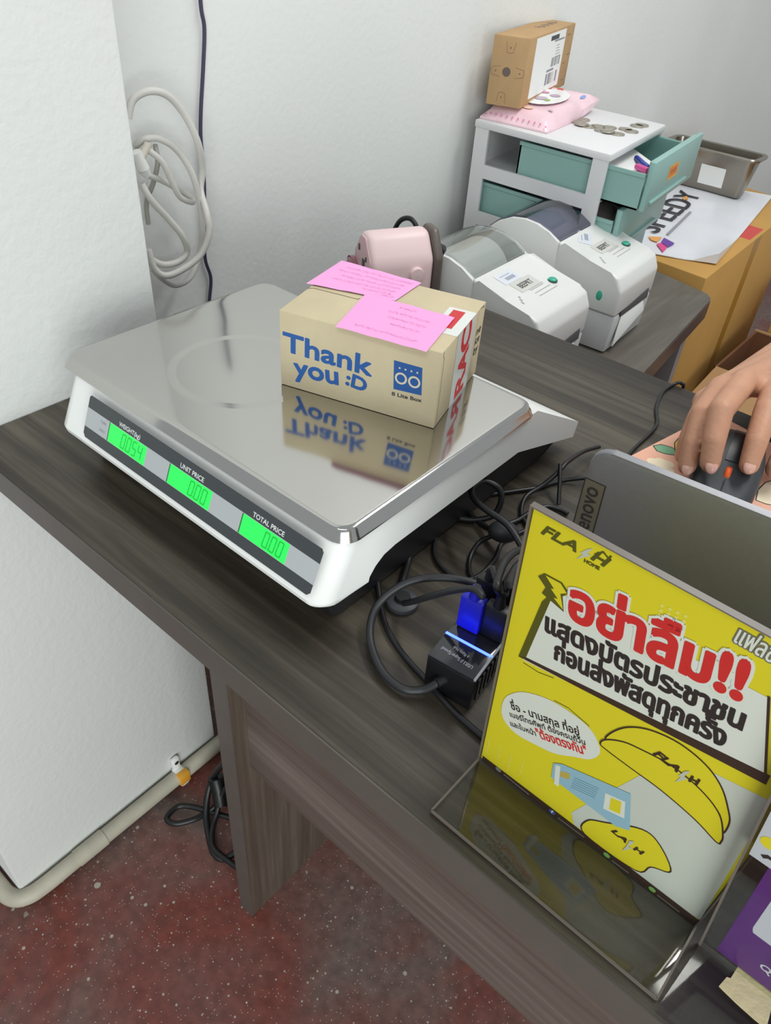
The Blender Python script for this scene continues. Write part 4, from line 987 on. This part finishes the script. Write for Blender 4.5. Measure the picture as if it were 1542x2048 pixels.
obj('lead', MB().tube([(-0.1604, 0.2903, 0.766), (-0.1617, 0.285, 0.766), (-0.1693, 0.2774, 0.757), (-0.1814, 0.2688, 0.756), (-0.2018, 0.2713, 0.756), (-0.224, 0.2847, 0.758), (-0.2353, 0.3003, 0.765), (-0.2344, 0.3141, 0.775), (-0.2247, 0.3299, 0.785), (-0.2075, 0.3442, 0.79), (-0.1899, 0.3547, 0.79), (-0.1759, 0.3598, 0.785), (-0.1635, 0.3575, 0.778), (-0.1508, 0.3463, 0.772), (-0.1404, 0.3408, 0.765)], .0029, n=12, k=10), CB2, hubc)
obj('strain_relief', MB().tube([(-0.1607, 0.2889, 0.766), (-0.1626, 0.2819, 0.766)], [.0042, .0034], smooth=False, n=12), CB, hubc)
bpl = thing('usb_plug', 'usb plug glowing blue, standing in the hub behind its light strip', 'plug', tuple(HP.at(.012, hv + .016)))
BLUP = pm('blue_plug_plastic', (30, 34, 200), .35)
def plug(par, u, v, mat, top, w=.0085, d=.0045, h=.030):
    m_ = MB().hexa([HP.at(u - w, v - d, .0006), HP.at(u + w, v - d, .0006), HP.at(u + w, v + d, .0006), HP.at(u - w, v + d, .0006), HP.at(u - w, v - d, h), HP.at(u + w, v - d, h), HP.at(u + w, v + d, h), HP.at(u - w, v + d, h)], 0, .0015)
    obj('plug_body', m_, mat, par)
    obj('strain_relief', MB().tube([HP.at(u, v, h), HP.at(u, v, h + .010)], [.0042, .0030], smooth=False, n=12), mat, par)
plug(bpl, .0105, hv + .014, BLUP, 0)
s = HP.at(.0105, hv + .014, .040)
obj('lead', MB().tube([tuple(s)] + [(-0.1584, 0.3138, 0.829), (-0.1671, 0.3159, 0.828), (-0.1843, 0.3183, 0.812), (-0.2036, 0.3208, 0.79), (-0.2184, 0.3238, 0.772), (-0.2274, 0.326, 0.762)], .0024, n=10, k=10), CB2, bpl)
t = thing('cable_grommet', 'round black rubber disc on the desk where a cord ends', 'grommet', (-0.2342, 0.3338, 0.751))
gp = Vector((-0.2346, 0.3344, 0.7502))
obj('disc', MB().lathe([(.0001, 0), (.0125, 0), (.0130, .0015), (.0125, .004), (.0105, .0052), (.0001, .0052)], tuple(gp)), pm('rubber_grey', (62, 64, 68), .5), t)
obj('collar', MB().lathe([(.0001, .0085), (.0055, .0085), (.0065, .005), (.0065, .004)], tuple(gp)), CB, t)
k = 0
for u, v, lab, pts in ((.0275, hv + .017, 'black usb plug next to the glowing blue plug', [(-0.1536, 0.322, 0.835), (-0.1603, 0.3355, 0.832), (-0.1658, 0.3517, 0.83), (-0.168, 0.3701, 0.825), (-0.1671, 0.3883, 0.815)]), (.0295, hv + .033, 'second black usb plug, half hidden by the yellow sign', [(-0.1469, 0.3263, 0.838), (-0.1548, 0.3429, 0.832), (-0.1595, 0.3609, 0.825), (-0.164, 0.3851, 0.81)]), (.0105, hv + .036, 'black usb plug at the far end of the hub', [(-0.151, 0.3283, 0.825), (-0.1586, 0.3458, 0.82), (-0.1642, 0.3671, 0.81), (-0.1647, 0.3854, 0.8)])):
    p_ = thing('usb_plug', lab, 'plug', tuple(HP.at(u, v))); plug(p_, u, v, CB, 0)
    obj('lead', MB().tube([tuple(HP.at(u, v, .040))] + pts, .0027, n=10), CB, p_)
cords = (
 ('cord running along the desk from under the scale to the yellow sign', .0023, [(-0.2654, 0.3388, 0.757), (-0.2485, 0.3236, 0.7525), (-0.2275, 0.3065, 0.7525), (-0.203, 0.2952, 0.7525), (-0.1761, 0.2884, 0.7525), (-0.1625, 0.285, 0.7525), (-0.1432, 0.2805, 0.7525), (-0.1182, 0.2776, 0.7525), (-0.1005, 0.2769, 0.7525)]),
 ('short cord hanging out under the scale near its front corner', .0030, [(-0.2668, 0.3839, 0.76), (-0.2587, 0.3703, 0.7535), (-0.2491, 0.3523, 0.7535), (-0.2433, 0.3412, 0.7535)]),
 ('thin cord in a wide loop on the desk right of the scale', .0019, [(-0.2526, 0.4549, 0.754), (-0.2648, 0.4374, 0.7522), (-0.2616, 0.4121, 0.7522), (-0.2483, 0.3928, 0.7522), (-0.2326, 0.3851, 0.7522), (-0.2156, 0.3864, 0.7522), (-0.2084, 0.4, 0.7522), (-0.2103, 0.425, 0.7522), (-0.2171, 0.4479, 0.7522), (-0.2119, 0.4728, 0.7522)]),
 ('cord looping in front of the tied bundle beside the yellow sign', .0021, [(-0.2117, 0.4366, 0.775), (-0.2191, 0.4335, 0.768), (-0.2282, 0.4265, 0.758), (-0.226, 0.412, 0.7523), (-0.2154, 0.3968, 0.7523), (-0.2037, 0.3934, 0.7523), (-0.1935, 0.4005, 0.7523), (-0.1847, 0.412, 0.7523)]),
 ('raised cord making a small round ring beside the scale', .0027, [(-0.183, 0.413, 0.79), (-0.2045, 0.4221, 0.795), (-0.2279, 0.4257, 0.795), (-0.246, 0.436, 0.79), (-0.2555, 0.4471, 0.79), (-0.2535, 0.4613, 0.79), (-0.2425, 0.4675, 0.786), (-0.2366, 0.4669, 0.776), (-0.2377, 0.46, 0.762), (-0.2492, 0.4497, 0.756), (-0.2608, 0.4428, 0.755)]),
 ('dark cord passing from the scale into the tied bundle', .0026, [(-0.2746, 0.4588, 0.757), (-0.2593, 0.4544, 0.756), (-0.2407, 0.4494, 0.756), (-0.2251, 0.444, 0.762), (-0.2127, 0.4426, 0.768)]),
 ('cord stretched from the scale foot to the laptop corner', .0020, [(-0.2725, 0.4782, 0.7525), (-0.2623, 0.4933, 0.7525), (-0.2495, 0.5127, 0.7525), (-0.2367, 0.5329, 0.7525), (-0.2264, 0.5578, 0.7525), (-0.2125, 0.5697, 0.757), (-0.2038, 0.5774, 0.758)]),
 ('cord arching up behind the laptop corner', .0021, [(-0.2248, 0.6285, 0.758), (-0.2275, 0.5982, 0.766), (-0.2264, 0.564, 0.772), (-0.2264, 0.5459, 0.768), (-0.2307, 0.5313, 0.76), (-0.2354, 0.5112, 0.755), (-0.2276, 0.4921, 0.7525), (-0.2164, 0.4823, 0.7525), (-0.2017, 0.4767, 0.7525)]),
 ('straight thin cord end pointing down beside the laptop corner', .0019, [(-0.228, 0.5514, 0.775), (-0.2195, 0.54, 0.766), (-0.2092, 0.526, 0.7525)]),
 ('short dark cord behind the top edge of the yellow sign', .0022, [(-0.2278, 0.4672, 0.753), (-0.2234, 0.4804, 0.753), (-0.2213, 0.4975, 0.753), (-0.2154, 0.5143, 0.753), (-0.2055, 0.5195, 0.753), (-0.196, 0.5198, 0.753)]),
 ('cord dropping over the far desk edge beside the hand', .0019, [(-0.2259, 0.817, 0.753), (-0.2283, 0.8136, 0.752), (-0.2292, 0.7887, 0.752), (-0.2197, 0.753, 0.752), (-0.2045, 0.7219, 0.752), (-0.2015, 0.6928, 0.752), (-0.2005, 0.6555, 0.752), (-0.1959, 0.6206, 0.752)]),
)
for lab, r, pts in cords:
    if 'far desk edge' in lab: pts = [(pts[0][0] + .010, .8245, .60), (pts[0][0] + .008, .8245, .735), (pts[0][0] + .004, .822, .7535)] + pts[1:]
    tag(cord('power_cable', lab, pts, r), 'black ' + lab, 'cable', 'loose black cords on the desk')
tag(obj('cable_tie', MB().ball((-0.2125, 0.4344, 0.775), .013, .010, .009, rot=Matrix.Rotation(.5, 3, 'Z')), CB2), 'black strap binding the cord bundle beside the yellow sign', 'cable tie')

# ---------------------------------------------------------------- yellow notice in its acrylic stand
PO = Plane(*((-0.11153, 0.26375, 0.753), (0.99989, -0.01496, 0.0), (-0.00083, -0.05522, 0.99847), (-0.01494, -0.99836, -0.05523)))
ACR = clear('clear_acrylic', (238, 240, 234), .0, .14, .4); ACE = pm('acrylic_edge', (104, 96, 88), .35)
PWID, PHGT = .1470, .2157
t = thing('sign_stand', 'clear acrylic L-shaped stand holding the yellow notice', 'sign stand', tuple(PO.at(PWID / 2, 0)))
def on(u, v, l): return PO.at(u, v, l)
def sheet(u0, u1, v0, v1, l0, l1): return MB().hexa([on(u0, v0, l0), on(u1, v0, l0), on(u1, v0, l1), on(u0, v0, l1), on(u0, v1, l0), on(u1, v1, l0), on(u1, v1, l1), on(u0, v1, l1)])
def face(P): return MB().add(P, [tuple(range(len(P)))])
obj('front_sheet', face([on(0, 0, .0016), on(PWID, 0, .0016), on(PWID, PHGT, .0016), on(0, PHGT, .0016)]), ACR, t, flat=True)
obj('back_sheet', face([on(0, 0, -.0016), on(PWID, 0, -.0016), on(PWID, PHGT, -.0016), on(0, PHGT, -.0016)]), ACR, t, flat=True)
bz = .7532; f0 = Vector((PO.U.y, -PO.U.x, 0))
A1 = Vector((PO.O.x, PO.O.y, bz)); D = .0492
def bp(u, w, z=bz): v = A1 + PO.U * u + f0 * w; v.z = z; return v
obj('base_plate', face([bp(0, .003), bp(PWID, .003), bp(PWID, D), bp(0, D)]), clear('smudged_acrylic', (236, 235, 222), .03, .05, .4), t, flat=True)
ed = MB()
for a, c in ((0, 0), (PWID, PWID)): ed.hexa([bp(a - .0006, .0, bz - .0024), bp(a + .0006, .0, bz - .0024), bp(a + .0006, D, bz - .0024), bp(a - .0006, D, bz - .0024), bp(a - .0006, .0, bz + .0001), bp(a + .0006, .0, bz + .0001), bp(a + .0006, D, bz + .0001), bp(a - .0006, D, bz + .0001)])
ed.hexa([bp(0, D - .0004, bz - .0024), bp(PWID, D - .0004, bz - .0024), bp(PWID, D + .0004, bz - .0024), bp(0, D + .0004, bz - .0024), bp(0, D - .0004, bz + .0001), bp(PWID, D - .0004, bz + .0001), bp(PWID, D + .0004, bz + .0001), bp(0, D + .0004, bz + .0001)])
obj('base_edge', ed, ACE, t)
eu = sheet(-.0006, .0002, 0, PHGT, -.0018, .0018); e2 = sheet(PWID - .0002, PWID + .0006, 0, PHGT, -.0018, .0018); e3 = sheet(-.0006, PWID + .0006, PHGT - .0002, PHGT + .0006, -.0018, .0018)
for e_ in (e2, e3): eu.add(e_.v, e_.f)
obj('upright_edge', eu, ACE, t)
t = thing('notice_poster', 'yellow printed notice with red and black Thai lettering in the acrylic stand', 'poster', tuple(PO.at(PWID / 2, .002)))
PY = pm('poster_yellow', (236, 218, 44), .55, spec=.3); PG = pm('poster_pale_grey', (214, 216, 212), .55); PWH_ = pm('poster_white', (236, 236, 234), .55); PBR = pm('poster_brown', (62, 42, 34), .55); POL = pm('poster_olive', (92, 90, 24), .55); PRD = pm('poster_red', (222, 48, 48), .5); PBL = pm('poster_black', (48, 40, 42), .55); PBU = pm('poster_card_blue', (158, 196, 222), .55); PGR = pm('poster_green_dot', (134, 190, 104), .55); PFB = pm('poster_blue_dot', (74, 96, 172), .55); PGD = pm('poster_gold', (206, 178, 84), .55); PYL = pm('poster_light_yellow', (240, 230, 120), .55); PSI = pm('poster_silver', (206, 206, 200), .5)
obj('paper', sheet(.0008, PWID - .0008, .001, PHGT - .001, -.0006, 0), PY, t)
mb = MB()
mb.poly(PO, [(0.06434, 0.01447), (0.07118, 0.03557), (0.09174, 0.09679), (0.11338, 0.12207), (0.14024, 0.12842), (0.14685, 0.00543), (0.14193, 0.00407), (0.06797, 0.00488)], 0, 2)
mb.poly(PO, [(0.00165, 0.00433), (0.14723, 0.00425), (0.14761, -0.00331), (0.0019, -0.00127)], 2, 3)
mb.poly(PO, [(0.01759, 0.16806), (0.02982, 0.17776), (0.11817, 0.18473), (0.13362, 0.13884), (0.01269, 0.11392)], 1, 4)
mb.poly(PO, [(0.01759, 0.16806), (0.01955, 0.16781), (0.01393, 0.11504), (0.00986, 0.1143), (0.01528, 0.16243)], 3, 5)
mb.poly(PO, [(0.00986, 0.1143), (0.01352, 0.11727), (0.13426, 0.14332), (0.13486, 0.13635)], 2, 5)
mb.stroke(PO, [(0.11816, 0.18537), (0.13362, 0.13884)], .0012, 2, 6)
mb.stroke(PO, [(0.01353, 0.11189), (0.02273, 0.11218), (0.03136, 0.1154)], .0005, 3, 3).stroke(PO, [(0.0353, 0.09903), (0.04362, 0.10059), (0.05666, 0.09773)], .0005, 3, 3)
mb.poly(PO, [(0.01034, 0.17686), (0.01324, 0.18093), (0.02273, 0.18147), (0.02729, 0.17778), (0.02459, 0.17373), (0.02722, 0.16432), (0.01423, 0.16778), (0.0154, 0.17269)], 3, 6)
mb.poly(PO, [(0.01392, 0.18013), (0.0221, 0.18061), (0.02615, 0.17691), (0.02321, 0.17439), (0.02654, 0.16555), (0.02048, 0.16948), (0.02272, 0.17028), (0.01807, 0.17405), (0.01966, 0.17499)], 4, 7)
mb.poly(PO, [(q_.x, q_.y) for q_ in catmull([(a_, b_, 0) for a_, b_ in [(0.0075, 0.0595), (0.00729, 0.07167), (0.01063, 0.08054), (0.01841, 0.09005), (0.03272, 0.09729), (0.0475, 0.09852), (0.05822, 0.09588), (0.06463, 0.0886), (0.0664, 0.08137), (0.06268, 0.07224), (0.05485, 0.06556), (0.04458, 0.05694), (0.03288, 0.05253), (0.02042, 0.04963), (0.01197, 0.05244)]], 5, True)], 1, 5)
for i in range(4):
    for j in range(5 - i % 2):
        q = [(0.0672, 0.2004), (0.0773, 0.2018), (0.0681, 0.1885)]
        mb.disc(PO, q[0][0] + (q[1][0] - q[0][0]) * i / 3 + (q[2][0] - q[0][0]) * j / 4, q[0][1] + (q[1][1] - q[0][1]) * i / 3 + (q[2][1] - q[0][1]) * j / 4, .0009, 5, 2, n=8)
        q = [(0.0037, 0.0268), (0.028, 0.0271), (0.0052, 0.0106)]
        mb.stroke(PO, [(q[0][0] + (q[1][0] - q[0][0]) * i / 3, q[0][1] + (q[1][1] - q[0][1]) * i / 3 - .004 * j), (q[0][0] + (q[1][0] - q[0][0]) * i / 3, q[0][1] + (q[1][1] - q[0][1]) * i / 3 - .004 * j - .0028)], .0006, 5, 2)
prt('artwork', mb, [PG, PWH_, PBR, POL, PY, PYL], t)
mb = MB()
mb.text(PO, 'FLA', (0.007, 0.2028), (0.0249, 0.2031), .0082, 0, .0007, 3, .30)
mb.text(PO, 'H', (0.0325, 0.204), (0.0386, 0.2039), .0082, 0, .0008, 3, .30)
mb.stroke(PO, [(0.0337, 0.20774), (0.0368, 0.21128), (0.0406, 0.20886)], .0010, 0, 3).stroke(PO, [(0.03952, 0.20809), (0.04044, 0.21128)], .0010, 0, 3)
mb.poly(PO, [(0.02983, 0.20832), (0.03198, 0.21026), (0.03037, 0.20601), (0.03222, 0.20613), (0.02613, 0.1995), (0.02828, 0.20398), (0.02698, 0.20425)], 1, 4)
mb.text(PO, 'HOME', (0.0298, 0.2003), (0.0373, 0.2004), None, 0, .0003, 3)
prt('logo', mb, [POL, PSI], t)
mb = MB()
a = (0.0307, 0.1634); b2 = (0.1095, 0.175)
mb.text(PO, 'อย่าลืม!!', a, b2, .0320, 1, .0052, 7); mb.text(PO, 'อย่าลืม!!', a, b2, .0320, 0, .0024, 9)
prt('headline', mb, [PRD, PWH_], t, label='large red lettering')
mb = MB()
mb.text(PO, 'แสดงบัตรประชาชน', (0.0209, 0.1449), (0.1159, 0.1591), .0176, 0, .0013, 7)
mb.text(PO, 'ก่อนส่งพัสดุทุกครั้ง', (0.0293, 0.1299), (0.1134, 0.1428), .0176, 0, .0013, 7)
mb.text(PO, 'ชื่อ - นามสกุล ที่อยู่', (0.0132, 0.0687), (0.0538, 0.0856), .0080, 0, .0003, 7)
mb.text(PO, 'เบอร์โทรศัพท์ ต้องครบถ้วน', (0.0137, 0.0615), (0.0584, 0.0816), .0056, 0, .0002, 7)
mb.text(PO, 'และใบหน้า', (0.0152, 0.0537), (0.0314, 0.0604), .0056, 0, .0002, 7)
mb.text(PO, '"ต้องตรงกัน"', (0.0324, 0.0603), (0.0612, 0.0744), .0096, 1, .0004, 7)
a = (0.0974, 0.2029); b2 = (0.1127, 0.2027)
mb.text(PO, 'แฟลช', a, b2, .0135, 2, .0016, 3); mb.text(PO, 'แฟลช', a, b2, .0135, 3, .0003, 5)
prt('lettering', mb, [PBL, PRD, pm('poster_shadow_grey', (120, 116, 96), .55), PWH_], t, label='dark Thai lettering')
# printed cap, shirt and identity card; the cartoon figure that wears them is left out
mb = MB()
def art(P, m, lay, w=.0009):
    P = [(q_.x, q_.y) for q_ in catmull([(a_, b_, 0) for a_, b_ in P], 5, True)]
    mb.poly(PO, P, m, lay); mb.stroke(PO, P + [P[0]], w, 1, lay + 1)
art([(0.0665, 0.0965), (0.06856, 0.10578), (0.07441, 0.11613), (0.08402, 0.12386), (0.09758, 0.12745), (0.11146, 0.12467), (0.12143, 0.11705), (0.12853, 0.1055), (0.13194, 0.09711), (0.13207, 0.08712), (0.12659, 0.09852), (0.11556, 0.10538), (0.09991, 0.10877), (0.08328, 0.10559), (0.07434, 0.10261)], 0, 5)
art([(0.065, 0.09059), (0.06658, 0.09617), (0.07422, 0.10308), (0.08306, 0.10637), (0.09968, 0.10952), (0.11532, 0.10612), (0.12659, 0.09852), (0.13241, 0.08645), (0.13366, 0.0801), (0.13194, 0.07754), (0.11938, 0.08293), (0.10053, 0.0871), (0.08191, 0.08814), (0.06897, 0.08914)], 0, 7)
art([(0.07406, 0.01841), (0.0839, 0.02953), (0.10105, 0.04608), (0.11194, 0.04394), (0.12286, 0.02857), (0.11378, 0.01957), (0.10807, 0.00607), (0.07565, 0.00403)], 0, 5)
mb.poly(PO, [(0.04537, 0.04783), (0.05023, 0.05243), (0.08854, 0.0682), (0.09611, 0.03769), (0.08871, 0.03237), (0.0468, 0.03353)], 2, 7)
mb.poly(PO, [(0.04687, 0.04769), (0.04971, 0.04942), (0.05252, 0.02977), (0.04936, 0.02986)], 3, 8).poly(PO, [(0.05053, 0.04556), (0.05588, 0.04893), (0.05679, 0.04345), (0.05133, 0.04039)], 4, 8).poly(PO, [(0.07699, 0.05442), (0.0878, 0.05889), (0.09094, 0.04456), (0.07922, 0.03996)], 3, 8).poly(PO, [(0.08045, 0.05406), (0.08615, 0.0567), (0.08819, 0.04584), (0.08213, 0.04314)], 0, 9)
for i in range(6): mb.stroke(PO, [(0.05895, 0.04859), (0.07299, 0.05413)] if i == 0 else [tuple(Vector(p) - Vector((0, .0021 * i))) for p in [(0.05895, 0.04859), (0.07299, 0.05413)]], .0005, 5, 8)
prt('illustration', mb, [PY, PBR, PBU, PWH_, PGD, pm('poster_card_ink', (110, 150, 180), .55)], t, label='printed yellow cap, shirt and blue identity card')
mb = MB()
mb.text(PO, 'FLA', (0.0896, 0.1092), (0.1023, 0.1076), .0070, 0, .0006, 10, .30).text(PO, 'H', (0.1086, 0.107), (0.1123, 0.1079), .0070, 0, .0006, 10, .30)
mb.poly(PO, [(0.10512, 0.11202), (0.10714, 0.11447), (0.10587, 0.1078), (0.1078, 0.10811), (0.10374, 0.09989), (0.10474, 0.10598), (0.10359, 0.10602)], 1, 11)
mb.text(PO, 'LA', (0.088, 0.0253), (0.097, 0.0243), .0062, 0, .0005, 10, .30).text(PO, 'H', (0.1021, 0.0238), (0.1064, 0.0243), .0062, 0, .0005, 10, .30)
mb.poly(PO, [(0.09841, 0.02911), (0.10107, 0.0317), (0.09923, 0.02353), (0.10121, 0.02376), (0.09734, 0.01511), (0.09826, 0.02206)], 1, 11)
prt('logo', mb, [PBR, PSI], t)
mb = MB()
for p_, m_ in (((0.0141, 0.0025), 2), ((0.0539, 0.001), 0), ((0.0914, -0.0004), 1), ((0.1201, -0.0), 1)): mb.disc(PO, p_[0], p_[1], .0021, m_, 5)
p_ = (0.0539, 0.001); mb.text(PO, 'f', (p_[0] - .0006, p_[1] - .0010), (p_[0] + .0007, p_[1] - .0010), None, 3, .0002, 7)
for a, b2 in (((0.0184, 0.0018), (0.0376, 0.0007)), ((0.0583, -0.0002), (0.0765, 0.0002)), ((0.0953, -0.0016), (0.1059, -0.0013)), ((0.1238, -0.0014), (0.1372, -0.0015))):
    for k in range(9): mb.stroke(PO, [(a[0] + (b2[0] - a[0]) * (k + .1) / 9, a[1] + (b2[1] - a[1]) * k / 9), (a[0] + (b2[0] - a[0]) * (k + .7) / 9, a[1] + (b2[1] - a[1]) * k / 9)], .0011, 2, 5)
prt('contact_strip', mb, [PFB, PGR, pm('poster_mid_grey', (130, 130, 126), .55), PWH_], t)

# ---------------------------------------------------------------- second stand with the purple notice
P2 = Plane(*((0.04095, 0.25327, 0.753), (0.99989, -0.015, 0.0), (-0.0006, -0.03996, 0.9992), (-0.01499, -0.99909, -0.03996)))
t = thing('sign_stand', 'second clear acrylic stand at the right edge, holding the purple notice', 'sign stand', tuple(P2.at(.075, 0)))
def sh2(u0, u1, v0, v1, l): return face([P2.at(u0, v0, l), P2.at(u1, v0, l), P2.at(u1 - .1 * v1, v1, l), P2.at(u0 - .1 * v1, v1, l)])
obj('front_sheet', sh2(0, .150, 0, .215, .0014), ACR, t, flat=True)
obj('back_sheet', sh2(0, .150, 0, .215, -.0014), clear('grey_acrylic', (190, 190, 190), .02, .05), t, flat=True)
for u in (0, .150):
    eb = MB().hexa([P2.at(u - .0008, 0, -.0018), P2.at(u + .0004, 0, -.0018), P2.at(u + .0004, 0, .0018), P2.at(u - .0008, 0, .0018), P2.at(u - .0223, .215, -.0018), P2.at(u - .0211, .215, -.0018), P2.at(u - .0211, .215, .0018), P2.at(u - .0223, .215, .0018)])
    obj('upright_edge', eb, ACE, t)
A2 = Vector((P2.O.x, P2.O.y, bz)); f2 = Vector((P2.U.y, -P2.U.x, 0))
def bp2(u, w, z=bz): v = A2 + P2.U * u + f2 * w; v.z = z; return v
obj('base_plate', face([bp2(0, 0), bp2(.150, 0), bp2(.150, .0475), bp2(-.004, .0475)]), clear('grey_base_acrylic', (214, 212, 208), .02, .06, .6), t, flat=True)
MT = pm('masking_tape', (226, 212, 168), .8, spec=.2, bump=(200, .3))
mtp = [(0.0603, 0.255, 0.7536), (0.0788, 0.256, 0.7536), (0.0802, 0.2506, 0.7536), (0.0817, 0.2362, 0.7536), (0.0755, 0.2364, 0.7536), (0.0666, 0.2372, 0.7536), (0.0588, 0.2384, 0.7536), (0.0563, 0.2389, 0.7536), (0.0577, 0.2458, 0.7536), (0.0595, 0.2466, 0.7536)]
b = bmesh.new(); lo = [b.verts.new(p) for p in mtp]; hi = [b.verts.new((p[0], p[1], p[2] + .0006)) for p in mtp]
b.faces.new(lo[::-1]); b.faces.new(hi)
for i in range(len(mtp)): b.faces.new((lo[i - 1], lo[i], hi[i], hi[i - 1]))
obj('masking_tape', MB().bm(b), MT, t, label='cream masking tape piece')
t = thing('notice_poster', 'purple and white notice in the second acrylic stand at the right edge', 'poster', tuple(P2.at(.08, .002)))
PUR = pm('poster_purple', (92, 40, 124), .55); LAV = pm('poster_lavender', (206, 206, 222), .55)
mb = MB()
mb.poly(P2, [(.0072, .0047), (.1465, .0047), (.1375, .0950), (.0013, .0957)], 0, 1)
mb.poly(P2, [(-.0078, .0944), (.1372, .0944), (.1265, .2100), (-.0185, .2100)], 1, 2)
mb.poly(P2, [(.0122, .0445), (.0136, .0408), (.132, .0408), (.128, .0853), (.0097, .0853)], 1, 3)
mb.disc(P2, *(-0.0041, 0.11), .004, 2, 4)
mb.stroke(P2, [(-0.00301, 0.09922), (-0.00141, 0.10104), (0.00064, 0.10097)], .0022, 3, 4)
mb.ring(P2, *(0.0277, 0.0202), .0022, .0010, 1, 4); mb.stroke(P2, [(0.02836, 0.01884), (0.03055, 0.01638)], .0010, 1, 4)
prt('print', mb, [PUR, LAV, PY, PBL], t)

# ---------------------------------------------------------------- cords on the floor under the desk
t = thing('power_cable', 'black power cables bunched on the floor behind the desk side panel', 'cable', (-0.5537, 0.3451, 0.0))
obj('cable', MB().tube([(-0.562, 0.4183, 0.12), (-0.5779, 0.3855, 0.09), (-0.5885, 0.3651, 0.05), (-0.5728, 0.3389, 0.02), (-0.54, 0.3163, 0.008), (-0.5111, 0.3037, 0.008), (-0.4942, 0.3096, 0.008), (-0.4881, 0.3318, 0.012), (-0.4829, 0.3555, 0.02)], .0050), CB, t)
obj('cable', MB().tube([(-0.5137, 0.3681, 0.012), (-0.542, 0.355, 0.012), (-0.5773, 0.3381, 0.012), (-0.6011, 0.3252, 0.012), (-0.613, 0.312, 0.012), (-0.6099, 0.2898, 0.012), (-0.5932, 0.2924, 0.012), (-0.5775, 0.3156, 0.012), (-0.5705, 0.3417, 0.012), (-0.5591, 0.3758, 0.03), (-0.5459, 0.3992, 0.05)], .0045), CB, t)
obj('cable', MB().tube([(-0.5405, 0.388, 0.09), (-0.5619, 0.3683, 0.05), (-0.5545, 0.3454, 0.02), (-0.5401, 0.3235, 0.012), (-0.5189, 0.3083, 0.012), (-0.4886, 0.3097, 0.012), (-0.4629, 0.3144, 0.012), (-0.4414, 0.3225, 0.012)], .0045), CB, t)
obj('plug', MB().tube([(-0.5842, 0.3718, 0.06), (-0.5721, 0.3667, 0.04), (-0.5557, 0.3562, 0.025)], [.013, .011], smooth=False, n=12), CB, t)
